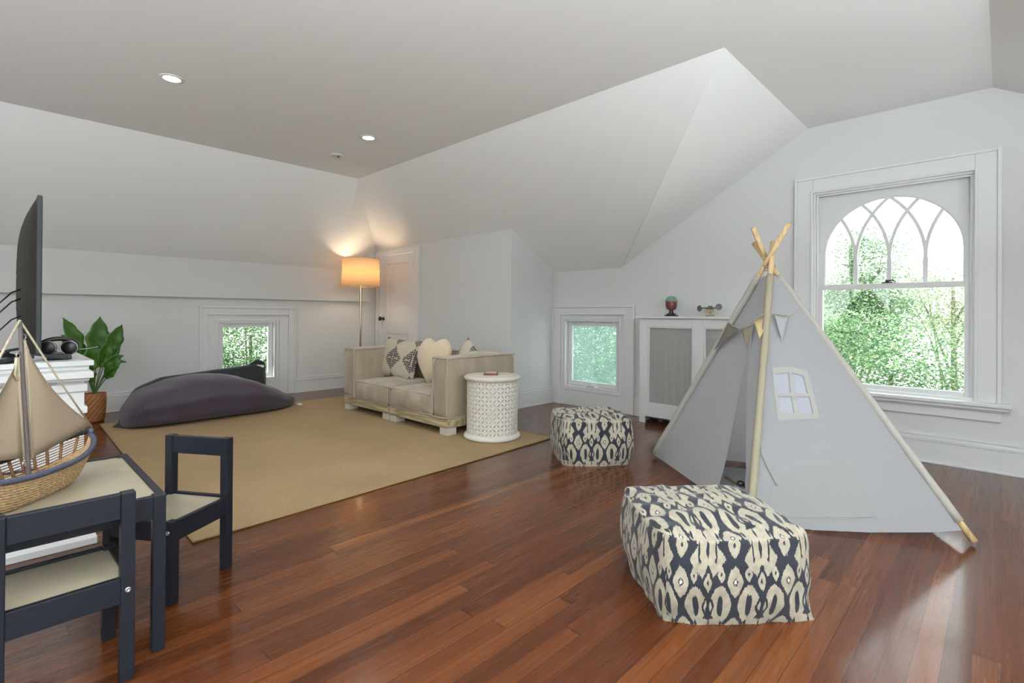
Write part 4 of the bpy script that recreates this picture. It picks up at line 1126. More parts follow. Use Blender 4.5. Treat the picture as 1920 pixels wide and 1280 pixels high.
# padded floor mat with a rolled edge and tie
ins = [q.lerp(Vector((-0.86, 3.17, 0)), 0.30) for q in (P1, P2, P3, P4)]
MB().prism([(q.x, q.y, 0.001) for q in ins], (0, 0, 0.018)).build('floor_mat', 'canvas', tent, bevel=0.008, bseg=3)
e0, e1 = Vector((-1.21, 3.12, 0.026)), Vector((-1.10, 3.03, 0.026))
mb = MB(); mb.tube([e0.lerp(e1, k / 6) + Vector((0, 0, 0.003 * sin(k))) for k in range(7)], 0.007, 8); mt_ = mb.build('rolled_edge', 'strawdark', tent)
mb = MB()
for r_ in (0.014, 0.010):
    mb.tube([e1 + Vector((0.02 + r_ * cos(a) * 1.4, -0.012, 0.014 + r_ * sin(a))) for a in [2 * pi * k / 14 for k in range(14)]], 0.0035, 6, closed=True)
mb.tube([e1 + Vector((0.03, -0.01, 0.006)), e1 + Vector((0.07, -0.045, -0.004))], 0.005, 6); mb.build('knot', 'blackmatte', tent)

# bunting across the tent
t = thing('bunting', 'string of small felt pennants across the front of the play tent', 'bunting', (-0.96, 2.95, 0.93))
st1 = [pp_(P1, P2, s_, t_, 0.032, 0.02) for s_, t_ in ((0.00, 0.262), (0.20, 0.278), (0.42, 0.288), (0.62, 0.272), (0.80, 0.256))]
st2 = [pp_(P2, P3, s_, t_, 0.020, 0.02) for s_, t_ in ((0.06, 0.222), (0.19, 0.219), (0.40, 0.225), (0.545, 0.226), (0.70, 0.212), (0.90, 0.196))]
pk = AP.lerp(P2, 0.232) + (panel_frame(P1, P2)[2] + panel_frame(P2, P3)[2]).normalized() * 0.052
MB().tube(st1 + [pk] + st2, 0.0022, 6).build('string', 'rope', t)
def pen(nm, a, b, c_):
    a, b, c_ = Vector(a), Vector(b), Vector(c_); n_ = (b - a).cross(c_ - a).normalized() * 0.006
    mb = MB(); N = 5; vs, fs = [], []
    for j in range(N + 1):
        for i in range(N + 1):
            k = j / N; p = a.lerp(b, i / N).lerp(c_, k); p += n_ * sin(i / N * pi) * (1 - k); vs.append(p)
    for j in range(N):
        for i in range(N): q_ = j * (N + 1) + i; fs.append((q_, q_ + 1, q_ + N + 2, q_ + N + 1))
    mb.add(vs, fs, smooth=True); mb.build('pennant', nm, t, solid=0.0015, merge=0.0001)
pen('flag1', st1[0], pp_(P1, P2, 0.41, 0.288, 0.03, .02), pp_(P1, P2, 0.08, 0.395, 0.040, .02))
pen('flag2', pp_(P1, P2, 0.43, 0.288, 0.02, .02), pp_(P1, P2, 0.79, 0.257, 0.02, .02), pp_(P1, P2, 0.72, 0.368, 0.024, .02))
pen('flag3', pp_(P1, P2, 0.84, 0.252, 0.040, .02), pp_(P2, P3, 0.13, 0.222, 0.040, .02), AP.lerp(P2, 0.335) + (pk - AP.lerp(P2, 0.232)) * 1.02)
pen('flag4', st2[1], st2[3], pp_(P2, P3, 0.285, 0.329, 0.02, .02))

# ------------------------------------------------------------------ radiator and its cover
rx0, rx1, ry = -2.465, -1.300, 4.285
t = thing('radiator_cover', 'white wooden radiator cover with perforated metal grilles beside the tent', 'radiator cover', ((rx0 + rx1) / 2, 4.4, 0))
mb = MB(); yf0, yf1 = ry, ry + 0.022
cols_ = [(rx0, rx0 + 0.085), (-1.945, -1.848), (rx1 - 0.085, rx1)]
for a, b in cols_: mb.box(a, b, yf0, yf1, 0.062, 0.975)
for a, b in ((cols_[0][1], cols_[1][0]), (cols_[1][1], cols_[2][0])):
    mb.box(a, b, yf0, yf1, 0.900, 0.975); mb.box(a, b, yf0, yf1, 0.062, 0.178)
for xa in (rx0, rx1 - 0.06): mb.box(xa, xa + 0.06, yf0, yf1, 0.0, 0.062)
mb.build('face_frame', 'trim', t, bevel=0.002)
for xa in (rx0, rx1 - 0.018): MB().box(xa, xa + 0.018, yf1, YB - 0.005, 0.0, 0.975).build('side_panel', 'trim', t)
MB().box(rx0 - 0.028, rx1 + 0.028, ry - 0.030, YB - 0.001, 0.975, 0.996).build('top', 'trim', t, bevel=0.004)
for a, b in ((cols_[0][1], cols_[1][0]), (cols_[1][1], cols_[2][0])):
    g_ = MB().add([(a, yf1 + 0.001, 0.178), (b, yf1 + 0.001, 0.178), (b, yf1 + 0.001, 0.900), (a, yf1 + 0.001, 0.900)], [(0, 1, 2, 3)]).build('grille', 'grille', t)
    mb = MB(); frame_y(mb, a, b, 0.178, 0.900, 0.014, 0.014, 0.014, yf0 + 0.006, yf1 + 0.0005); mb.build('moulding', 'trim', t, bevel=0.003)
t = thing('radiator', 'old column radiator standing inside the white cover', 'radiator', (-1.88, 4.43, 0))
for k in range(13):
    xk = -2.32 + k * 0.078
    MB().tube([(xk, 4.40, 0.10), (xk, 4.395, 0.20), (xk, 4.395, 0.70), (xk, 4.42, 0.79), (xk, 4.46, 0.79), (xk, 4.475, 0.70), (xk, 4.475, 0.20), (xk, 4.46, 0.10)], 0.024, 10).build('column', 'radiator', t)
for zk in (0.16, 0.72): MB().tube([(-2.36, 4.43, zk), (-1.36, 4.43, zk)], 0.022, 10).build('header', 'radiator', t)
for xk in (-2.32, -1.384): MB().tube([(xk, 4.43, 0.12), (xk, 4.43, 0.0)], [0.03, 0.022], 10).build('foot', 'radiator', t)
mb = MB(); mb.tube([(-2.40, 4.38, 0.0), (-2.40, 4.38, 0.10), (-2.36, 4.40, 0.14)], 0.012, 10); mb.lathe([(0.024, 0), (0.024, 0.03), (0.0, 0.032)], 14, (-2.40, 4.38, 0.06)); mb.build('valve', 'steel', t)

# ornaments on the cover: plain stand-ins of the same size and colours
t = thing('dome_ornament', 'small brick-red ornament with green dome top on a black stand', 'ornament', (-2.215, 4.42, 0.996))
mb = MB(); mb.box(-0.050, 0.050, -0.035, 0.035, 0, 0.012); mb.box(-0.036, 0.036, -0.026, 0.026, 0.012, 0.024)
mb.lathe([(0.026, 0.024), (0.017, 0.045), (0.020, 0.062)], 16); mb.build('stand', 'black', t, local=True, bevel=0.001)
MB().lathe([(0.030, 0.060), (0.044, 0.070), (0.050, 0.100), (0.051, 0.138), (0.049, 0.141)], 28).build('body', pm('brick_red', srgb(104, 52, 50), 0.4, var=0.15, vscale=30), t, local=True)
MB().lathe([(0.053, 0.139), (0.052, 0.150), (0.046, 0.166), (0.032, 0.180), (0.014, 0.187), (0, 0.188)], 28).build('dome', pm('sage_green', srgb(104, 142, 120), 0.45, var=0.1, vscale=40), t, local=True)
MB().lathe([(0.054, 0.132), (0.054, 0.141)], 28).build('band', pm('tan_band', srgb(150, 126, 100), 0.5), t, local=True)
t = thing('brick_model', 'little grey and tan toy brick model with two raised discs', 'toy', (-1.855, 4.42, 0.996))
mb = MB(); random.seed(3)
for k in range(16):
    a = random.uniform(0, 6.28); r_ = random.uniform(0, 0.030); z_ = 0.0 if k < 6 else random.uniform(0.015, 0.05); wd = random.uniform(0.012, 0.024)
    mb.box(r_ * cos(a) - wd, r_ * cos(a) + wd, r_ * sin(a) * .7 - wd * .8, r_ * sin(a) * .7 + wd * .8, z_, z_ + 0.018)
mb.build('base', pm('tan_bricks', srgb(176, 158, 128), 0.4, var=0.3, vscale=50), t, local=True)
mb = MB()
for sg in (-1, 1):
    mb.tube([(sg * 0.01, 0, 0.062), (sg * 0.045, 0, 0.078), (sg * 0.075, 0, 0.074 + 0.004 * sg)], 0.007, 6)
    Md = Matrix.Translation((sg * 0.082, -0.004, 0.078 + 0.006 * sg)) @ Matrix.Rotation(pi / 2, 4, 'X') @ Matrix.Rotation(0.4 * sg, 4, 'Y')
    mb.lathe([(0.010, 0), (0.026, 0.005), (0.028, 0.012), (0.020, 0.010), (0.006, 0.006), (0, 0.006)], 14, M=Md)
mb.box(-0.03, 0.03, -0.012, 0.012, 0.060, 0.082); mb.box(-0.008, 0.022, -0.016, 0.010, 0.080, 0.094)
mb.build('arms', pm('dark_bricks', srgb(92, 94, 92), 0.4, var=0.4, vscale=60), t, local=True)

# ------------------------------------------------------------------ kids furniture
LG = 0.032
def kids_chair(label, loc, rz, seedname='kids_chair'):
    """local: back posts at y=+d/2, front posts y=-d/2, faces -y"""
    t = thing(seedname, label, 'chair', loc, rz, 'kids chairs at the play table')
    w_, d_ = 0.285, 0.285; hw, hd = w_ / 2, d_ / 2
    for sx_ in (-1, 1):
        for sy_ in (-1, 1):
            zt_ = 0.510 if sy_ > 0 else 0.284
            xa, ya = sx_ * (hw - LG / 2), sy_ * (hd - LG / 2)
            MB().box(xa - LG / 2, xa + LG / 2, ya - LG / 2, ya + LG / 2, 0, zt_).build('leg', 'navy', t, local=True, bevel=0.002)
    for sx_ in (-1, 1):
        xa = sx_ * (hw - 0.010)
        MB().box(xa - 0.009, xa + 0.009, -hd + LG, hd - LG, 0.214, 0.282).build('side_rail', 'navy', t, local=True, bevel=0.0015)
    for sy_ in (-1, 1):
        ya = sy_ * (hd - 0.010)
        MB().box(-hw + LG, hw - LG, ya - 0.009, ya + 0.009, 0.214, 0.282).build('seat_rail', 'navy', t, local=True, bevel=0.0015)
    MB().box(-hw + 0.020, hw - 0.020, -hd + 0.020, hd - 0.020, 0.268, 0.275).build('seat', 'panel', t, local=True)
    MB().box(-hw + LG, hw - LG, hd - LG + 0.004, hd - 0.006, 0.440, 0.508).build('backrest', 'navy', t, local=True, bevel=0.002)
    for sx_ in (-1, 1):
        for sy_ in (-1, 1):
            Mb = Matrix.Translation((sx_ * (hw - LG / 2), sy_ * hd, 0.247)) @ Matrix.Rotation(-sy_ * pi / 2, 4, 'X')
            MB().lathe([(0.0075, 0), (0.0075, 0.001), (0.006, 0.0022), (0.003, 0.0024), (0.003, 0.001), (0, 0.001)], 14, M=Mb).build('bolt', 'steel', t, local=True)
    return t
# chair B (right): back posts at (-2.176,.671) and (-2.414,.52); front near post (-1.984,.474)
bR, bL = Vector((-2.180, 0.664)), Vector((-2.412, 0.512))
mid = (bR + bL) / 2; latd = (bR - bL).normalized(); fdir = Vector((latd.y, -latd.x))   # towards the viewer
hd = 0.285 / 2 - LG / 2
cc = mid + fdir * hd
rz = atan2(-fdir.x, fdir.y) + pi      # local -y maps to fdir
kids_chair('navy kids chair with cream seat, its back to the rug', (cc.x, cc.y, 0), rz)
# chair A (near): right back post (-1.719,.276), back along Y, faces -X
cA = Vector((-1.722 - hd + 0.003, 0.268 - 0.285 / 2 + LG / 2))
kids_chair('navy kids chair with cream seat, nearest the viewer, back turned to the camera', (cA.x, cA.y, 0), -pi / 2 + 0.02)
for o in list(C.objects):
    pass
t = thing('kids_table', 'low navy kids table with cream inset top carrying the toy sailboat', 'table', (-2.095, 0.13, 0), 0)
tx0, tx1, ty0, ty1, tz = -2.405, -1.788, -0.110, 0.374, 0.461
for xa in (tx0, tx1 - LG):
    for ya in (ty0, ty1 - LG):
        MB().box(xa, xa + LG, ya, ya + LG, 0, tz).build('leg', 'navy', t, bevel=0.002)
for ya in (ty0, ty1 - 0.020): MB().box(tx0 + LG, tx1 - LG, ya, ya + 0.020, tz - 0.066, tz - 0.001).build('rail', 'navy', t, bevel=0.0015)
for xa in (tx0, tx1 - 0.020): MB().box(xa, xa + 0.020, ty0 + LG, ty1 - LG, tz - 0.066, tz - 0.001).build('rail', 'navy', t, bevel=0.0015)
MB().box(tx0 + 0.020, tx1 - 0.020, ty0 + 0.020, ty1 - 0.020, tz - 0.013, tz - 0.006).build('tabletop', 'panel', t)
TT = tz - 0.006

# ------------------------------------------------------------------ woven toy sailboat
ax = Vector((-0.78, 0.62, 0)).normalized(); sd = Vector((-ax.y, ax.x, 0))   # sd points away from the viewer side
if sd.dot(Vector((1, 0, 0))) > 0: sd = -sd
sc = Vector((-2.055, 0.090, TT))     # mast foot reference
ship = thing('toy_sailboat', 'woven seagrass toy sailboat with canvas sails on the kids table', 'toy boat', tuple(sc))
Lb, Ls_ = 0.262, 0.290              # bow and stern lengths from the mast
def hull(u_, k, rim=False):
    """u_ -1 stern..1 bow ; k 0 keel..1 rim; returns centre distance, half beam, height"""
    L_ = Lb if u_ > 0 else Ls_
    z0, z1 = 0.004, 0.100 + 0.035 * abs(u_) ** 2.4
    ends = 1 - (1 - k) * 0.30 * abs(u_) ** 1.5
    x_ = u_ * L_ * (0.80 + 0.20 * k) 
    hb = 0.088 * (1 - abs(u_) ** 2.3) ** 0.8 * (0.50 + 0.50 * k ** 0.7)
    z_ = z0 + (z1 - z0) * (k ** (1.0) if True else k) + (1 - k) * 0.045 * abs(u_) ** 4
    return x_, hb, z_
def hp(u_, k, sg, extra=0.0):
    x_, hb, z_ = hull(u_, k)
    return sc + ax * x_ + sd * sg * (hb + extra) + Vector((0, 0, z_))
def ringpath(k, n_=26, dz=0.0, extra=0.0):
    out = [hp(-1 + 2 * j / n_, k, -1, extra) + Vector((0, 0, dz)) for j in range(n_ + 1)]
    out += [hp(1 - 2 * j / n_, k, 1, extra) + Vector((0, 0, dz)) for j in range(1, n_)]
    return out
def twisted(mb, path, r_, pitch=0.012, amp=0.35, n_=6):
    # densify and wobble to read as plaited strands
    dn = []; m_ = len(path)
    for i in range(m_):
        a, b = Vector(path[i]), Vector(path[(i + 1) % m_]); sg_ = max(1, int((b - a).length / (pitch * 0.5)))
        for k in range(sg_): dn.append(a.lerp(b, k / sg_))
    rs_ = [r_ * (1 + amp * (1 if i % 2 else -0.6)) for i in range(len(dn))]
    mb.tube(dn, rs_, n_, closed=True)
def halfpath(k, sg, n_=26, extra=0.0, dz=0.0):
    return [hp(-1 + 2 * j / n_, k, sg, extra) + Vector((0, 0, dz)) for j in range(n_ + 1)]
def strand(mb, path, r_, pitch, amp, n_=6):
    dn = []
    for a, b in zip(path, path[1:]):
        sg_ = max(1, int((b - a).length / (pitch * 0.5)))
        for k in range(sg_): dn.append(a.lerp(b, k / sg_))
    dn.append(path[-1])
    mb.tube(dn, [r_ * (1 + amp * (1 if i % 2 else -0.6)) for i in range(len(dn))], n_)
mb = MB()
NRW = 11
for j in range(NRW):
    k = j / (NRW - 1) * 0.80
    if k < 0.42: twisted(mb, ringpath(k), 0.0046, 0.014)
    else: strand(mb, halfpath(k, -1), 0.0046, 0.014, 0.35)
mb.build('hull', 'straw', ship)
mb = MB(); mb.grid(lambda a, b: hp(2 * a - 1, b * 0.80, -1, -0.002), 30, 8); mb.grid(lambda a, b: hp(2 * a - 1, b * 0.40, 1, -0.002), 30, 8)
mb.prism([tuple(q + Vector((0, 0, 0.001))) for q in ringpath(0.0, 14)], (0, 0, 0.003))
mb.build('hull_lining', 'strawdark', ship, solid=0.002)
mb = MB(); strand(mb, halfpath(0.86, -1, extra=0.003), 0.0078, 0.010, 0.14, 8); mb.build('near_rim', 'rimrope', ship)
mb = MB(); strand(mb, halfpath(0.96, 1, extra=0.003, dz=0.006), 0.0082, 0.010, 0.14, 8); mb.build('far_rim', 'rimdark', ship)
for k in (0.47, 0.55, 0.63, 0.71, 0.79, 0.87): MB().tube(halfpath(k, 1), 0.0016, 5).build('rail_cord', 'strawdark', ship)
for j in range(13):
    u_ = -0.90 + j * 0.150; MB().tube([hp(u_, 0.40, 1), hp(u_, 0.96, 1)], 0.0042, 6).build('rail_post', 'strawdark', ship)
MB().tube([hp(1.0, 0.86, -1), hp(1.0, 0.96, 1) + Vector((0, 0, 0.012))], 0.0085, 8).build('stem_post', 'rimrope', ship)
mf = sc + Vector((0, 0, 0.006)); mtop = Vector((-2.075, 0.066, 0.972))
mb = MB(); mb.tube([mf.lerp(mtop, k / 8) for k in range(9)], [0.0062, 0.0062, 0.0061, 0.0060, 0.0058, 0.0056, 0.0054, 0.0052, 0.0050], 12); mb.build('mast', 'mast', ship)
bowtip = hp(1.0, 1.0, 1) + Vector((0, 0, 0.012)); sterntip = hp(-1.0, 1.0, 1) + Vector((0, 0, 0.012))
def sail(name, A_, B_, C_, belly, curve):
    mb = MB(); N = 12; n_ = (B_ - A_).cross(C_ - A_).normalized()
    vs, fs = [], []
    for j in range(N + 1):
        for i in range(N + 1):
            k = j / N; s_ = i / N
            p = A_.lerp(B_, k).lerp(A_.lerp(C_, k), s_); p += n_ * belly * sin(pi * s_) * sin(pi * min(1, k * 0.9))
            p += (C_ - B_).normalized() * curve * sin(pi * k) * (s_ if curve > 0 else s_ - 1) * -1
            vs.append(p)
    for j in range(N):
        for i in range(N): q_ = j * (N + 1) + i; fs.append((q_, q_ + 1, q_ + N + 2, q_ + N + 1))
    mb.add(vs, fs, smooth=True); return mb.build(name, 'sail', ship, solid=0.0015, merge=0.0001)
mdir = (mtop - mf).normalized(); mat_h = lambda z_: mf + mdir * ((z_ - mf.z) / mdir.z)
hA_ = mat_h(0.905) + ax * 0.012
sail('fore_sail', hA_, mat_h(0.565) + ax * 0.014, bowtip + Vector((0, 0, 0.010)), 0.016, 0.030)
hB_ = mat_h(0.858) - ax * 0.016
sail('main_sail', hB_, mat_h(0.575) - ax * 0.018, sterntip + Vector((0, 0, 0.020)), 0.016, 0.030)
mb = MB()
def rp_(path, r_): mb.tube(path, r_, 7)
rp_([mtop + Vector((0, 0, 0.002)), mtop.lerp(bowtip, 0.5) + Vector((0, 0, -0.004)), bowtip], 0.0028)
rp_([mtop + Vector((0, 0, 0.002)), mtop.lerp(sterntip, 0.5) + Vector((0, 0, -0.004)), sterntip], 0.0034)
rp_([mat_h(0.915) + ax * 0.012, mat_h(0.80) + ax * 0.018, mat_h(0.565) + ax * 0.017], 0.0045)
rp_([mat_h(0.915) + ax * 0.010, mat_h(0.885) + ax * 0.022, mat_h(0.80) + ax * 0.024, mat_h(0.70) + ax * 0.020], 0.0038)
rp_([mat_h(0.866) - ax * 0.014, mat_h(0.82) - ax * 0.016, mat_h(0.575) - ax * 0.014], 0.0042)
rp_([mat_h(0.866) - ax * 0.018, mat_h(0.82) - ax * 0.028, mat_h(0.80) - ax * 0.020], 0.0040)
mb.build('rigging', 'rope', ship)
for zz, sg in ((0.925, 1), (0.873, -1), (0.556, -1)):
    q_ = mat_h(zz) + ax * 0.011 * sg
    MB().tube([q_ + ax * 0.008 * cos(a) + Vector((0, 0, 0.008 * sin(a))) for a in [2 * pi * k / 14 for k in range(14)]], 0.0016, 6, closed=True).build('ring', 'steel', ship)

# ------------------------------------------------------------------ television console
t = thing('television_console', 'white mantel-style console with stepped top at the left edge', 'console', (-3.25, -0.3, 0))
ye = -1.15
MB().box(-3.66, -2.815, ye - 0.04, 0.338, 0, 0.030).build('plinth', 'trim', t, bevel=0.003)
mb = MB(); mb.box(-3.58, -2.885, ye, 0.288, 0.030, 0.705)
mb.box(-3.59, -2.872, 0.205, 0.296, 0.030, 0.705); mb.box(-3.59, -2.872, ye - 0.008, ye + 0.085, 0.030, 0.705)
mb.build('body', 'trim', t, bevel=0.002)
mb = MB(); mb.box(-3.60, -2.862, ye - 0.018, 0.306, 0.560, 0.590); mb.box(-3.60, -2.862, ye - 0.018, 0.306, 0.655, 0.690); mb.build('moulding', 'trim', t, bevel=0.004)
mb = MB(); mb.box(-3.68, -2.822, ye - 0.03, 0.322, 0.716, 0.743); mb.box(-3.66, -2.842, ye - 0.02, 0.310, 0.703, 0.717); mb.build('lower_cornice', 'trim', t, bevel=0.003)
mb = MB(); mb.box(-3.655, -2.918, ye - 0.03, 0.333, 0.762, 0.785); mb.box(-3.64, -2.935, ye - 0.02, 0.318, 0.743, 0.763); mb.build('upper_cornice', 'trim', t, bevel=0.003)
ZT = 0.785
# television, edge-on
t = thing('television', 'flat black television seen edge-on on the white console', 'television', (-3.25, 0.14, ZT))
X0, X1, z0, z1 = -3.82, -2.75, 0.830, 1.463
MB().box(X0, X1, 0.134, 0.1495, z0, z1).build('screen_bezel', 'darkgrey', t, bevel=0.003)
MB().box(X0 + 0.01, X1 - 0.01, 0.1490, 0.1505, z0 + 0.02, z1 - 0.01).build('screen', 'black', t)
mb = MB()
def bkf(a, b):
    u_, v_ = 2 * a - 1, 2 * b - 1
    e = max(0, 1 - abs(u_) ** 3.0) ** 0.5 * max(0, 1 - abs(v_ * 0.98 + 0.02) ** 3.0) ** 0.55
    q_ = 0.004 * (1 if int(b * 90) % 2 else 0) * (0.15 < b < 0.95)
    return ((X0 + X1) / 2 + u_ * (X1 - X0) / 2 * 0.985, 0.136 - 0.040 * e - q_ * 0.3, lerp(z0 + 0.005, z1 - 0.005, b))
mb.grid(bkf, 30, 90); mb.build('back_housing', pm('ribbed_back', srgb(34, 31, 27), 0.65, spec=0.2), t)
for xf in (-3.02, -3.50):
    mb = MB(); mb.box(xf - 0.012, xf + 0.012, 0.118, 0.142, ZT + 0.012, z0 + 0.02)
    for yt in (0.252, -0.02): mb.prism([(xf - 0.013, 0.13, ZT + 0.040), (xf + 0.013, 0.13, ZT + 0.040), (xf + 0.013, yt, ZT + 0.012), (xf - 0.013, yt, ZT + 0.012)], (0, 0, -0.012))
    mb.build('foot', 'darkgrey', t, bevel=0.002)
for k, zz_ in enumerate((1.10, 1.06, 0.985)):
    q0 = [Vector(p) for p in ((-3.04, 0.106, zz_), (-3.01, 0.070, zz_ - 0.02), (-2.992, 0.030, zz_ - 0.07), (-2.990, -0.03 - 0.01 * k, 0.945 - 0.02 * k), (-2.992, -0.10 - 0.01 * k, 0.87 - 0.02 * k), (-2.995, -0.18, 0.795))]
    MB().tube(q0, 0.003, 7).build('cable', 'black', t)
t = thing('speaker', 'black box speaker behind the television on the console', 'speaker', (-3.10, -0.06, ZT))
MB().box(-3.18, -3.02, -0.16, 0.018, ZT, 0.965).build('cabinet', 'black', t, bevel=0.012, bseg=4)
MB().box(-3.018, -3.014, -0.145, 0.003, ZT + 0.015, 0.950).build('front_grille', 'blackmatte', t, bevel=0.001)
t = thing('game_console', 'flat black box under the headphones on the console', 'game console', (-3.14, 0.232, ZT))
MB().box(-3.20, -3.04, 0.185, 0.268, ZT, ZT + 0.026).build('case', 'black', t, bevel=0.004)
MB().box(-3.039, -3.036, 0.20, 0.255, ZT + 0.006, ZT + 0.012).build('slot', 'darkgrey', t)
t = thing('headphones', 'black over-ear headphones with silver rims lying beside the television', 'headphones', (-3.12, 0.22, ZT + 0.026))
hz = ZT + 0.052
mb = MB(); mb.tube([(-3.10 + 0.0 * k, 0.228 + 0.064 * cos(a), hz + 0.006 + 0.034 * sin(a)) for k, a in enumerate([pi * j / 16 for j in range(17)])], [0.007] * 3 + [0.010] * 11 + [0.007] * 3, 8); mb.build('headband', 'black', t)
for k, yy_ in enumerate((0.189, 0.262)):
    Mc = Matrix.Translation((-3.085 + 0.02 * k, yy_, hz)) @ Matrix.Rotation(pi / 2, 4, 'Y') @ Matrix.Rotation(0.3, 4, 'X')
    e_ = MB().lathe([(0.024, -0.014), (0.031, -0.006), (0.033, 0.006), (0.026, 0.014), (0, 0.015)], 24, M=Mc).build('ear_cup', 'black', t)
    mb = MB(); mb.tube([Mc @ Vector((0.030 * cos(a), 0.030 * sin(a), 0.009)) for a in [2 * pi * j / 24 for j in range(24)]], 0.0018, 6, closed=True); mb.build('rim', 'steel', e_)
mb = MB(); mb.tube([(-3.07, 0.28, hz - 0.01), (-3.08, 0.33, hz - 0.008), (-3.09, 0.365, hz - 0.002)], [0.0015, 0.0015, 0.003], 6); mb.build('microphone', 'steel', t)
t = thing('game_controller', 'black game controller on the front of the console', 'game controller', (-2.94, 0.035, ZT))
mb = MB(); soft_box(mb, 0.034, 0.062, 0.020, (-2.945, 0.035, ZT + 0.022), 0.004, 0.8, 10, 6, 0, 1)
soft_box(mb, 0.026, 0.020, 0.016, (-2.935, 0.085, ZT + 0.018), 0.002, 0.9, 8, 5, 0, 1); soft_box(mb, 0.026, 0.020, 0.016, (-2.935, -0.015, ZT + 0.018), 0.002, 0.9, 8, 5, 0, 1)
mb.build('grip_body', 'black', t, merge=0.0002)
for yy_ in (0.012, 0.058): MB().lathe([(0.006, 0), (0.006, 0.008), (0.010, 0.010), (0.008, 0.013), (0, 0.012)], 12, (-2.937, yy_, ZT + 0.040)).build('thumbstick', 'darkgrey', t)

# ------------------------------------------------------------------ potted plant
pc = Vector((-5.955, 0.680, 0))
t = thing('potted_plant', 'broad-leaved green plant in a woven brown basket by the left wall', 'plant', tuple(pc))
MB().lathe([(0, 0.002), (0.072, 0.002), (0.082, 0.03), (0.089, 0.12), (0.091, 0.20), (0.088, 0.262), (0.080, 0.262), (0.078, 0.225), (0, 0.222)], 40).build('basket', 'basket', t, local=True)
MB().lathe([(0, 0.231), (0.076, 0.231), (0.078, 0.224)], 30).build('soil', 'soil', t, local=True)
def leaf(tip, wd, droop=0.05, base=None, fold=0.25, twist=0.0, stem_f=0.35):
    b0 = Vector(base or (pc.x, pc.y, 0.235)); tp = Vector(tip)
    ctrl = b0.lerp(tp, 0.5) + Vector((0, 0, droop + 0.08))
    pts = [b0 * (1 - k) ** 2 + ctrl * 2 * k * (1 - k) + tp * k * k for k in [j / 20 for j in range(21)]]
    js = int(20 * stem_f)
    MB().tube(pts[:js + 2], 0.004, 6).build('stem', 'stem', t)
    mb = MB(); N = 20 - js; NW = 6; vs, fs = [], []
    for j in range(N + 1):
        k = j / N; p = pts[js + j]; d_ = (pts[min(js + j + 1, 20)] - pts[js + j - 1]).normalized()
        sdv = d_.cross(Vector((cos(twist) * 0.9 + 0.4, 0.15, 0.25 + 0.5 * sin(twist)))).normalized()
        # broad face turned to the room
        nrm = sdv.cross(d_)
        hw = wd * 0.92 * (sin(pi * k ** 0.68)) ** 1.15 * (1 + 0.09 * sin(k * 19 + twist * 3)) if 0 < k < 1 else 0.0008
        for i in range(NW + 1):
            s_ = 2 * i / NW - 1
            vs.append(p + sdv * s_ * hw + nrm * (fold * hw * abs(s_) + 0.006 * sin(k * 16 + s_ * 2)))
    for j in range(N):
        for i in range(NW): q_ = j * (NW + 1) + i; fs.append((q_, q_ + 1, q_ + NW + 2, q_ + NW + 1))
    mb.add(vs, fs, smooth=True); mb.build('leaf', 'leaf', t, solid=0.001)
for a in (((-5.90, 0.455, 0.955), 0.070, 0.06, None, 0.2, 0.3, 0.45), ((-5.93, 0.715, 0.965), 0.100, 0.05, None, 0.2, 0.0, 0.42), ((-5.90, 0.875, 0.890), 0.075, 0.04, None, 0.2, -0.4, 0.5),
          ((-5.92, 0.445, 0.800), 0.085, 0.10, None, 0.2, 0.6, 0.40), ((-5.96, 0.52, 0.62), 0.090, 0.15, None, 0.2, 0.2, 0.3), ((-5.90, 0.80, 0.77), 0.060, 0.06, None, 0.3, -0.2, 0.35), ((-5.88, 0.875, 0.735), 0.035, -0.06, None, 0.5, 0.6, 0.35),
          ((-5.92, 0.66, 0.75), 0.085, 0.04, None, 0.2, 0.2, 0.35), ((-5.84, 0.880, 0.600), 0.060, 0.08, None, 0.35, 0.5, 0.4), ((-5.80, 0.895, 0.540), 0.050, 0.10, None, 0.4, 0.9, 0.4),
          ((-5.80, 0.840, 0.500), 0.036, -0.01, None, 0.5, 0.3, 0.45), ((-5.86, 0.62, 0.46), 0.045, 0.06, None, 0.3, 0.2, 0.3), ((-6.05, 0.60, 0.55), 0.07, 0.12, None, 0.3, 0.2, 0.35)):
    leaf(*a)

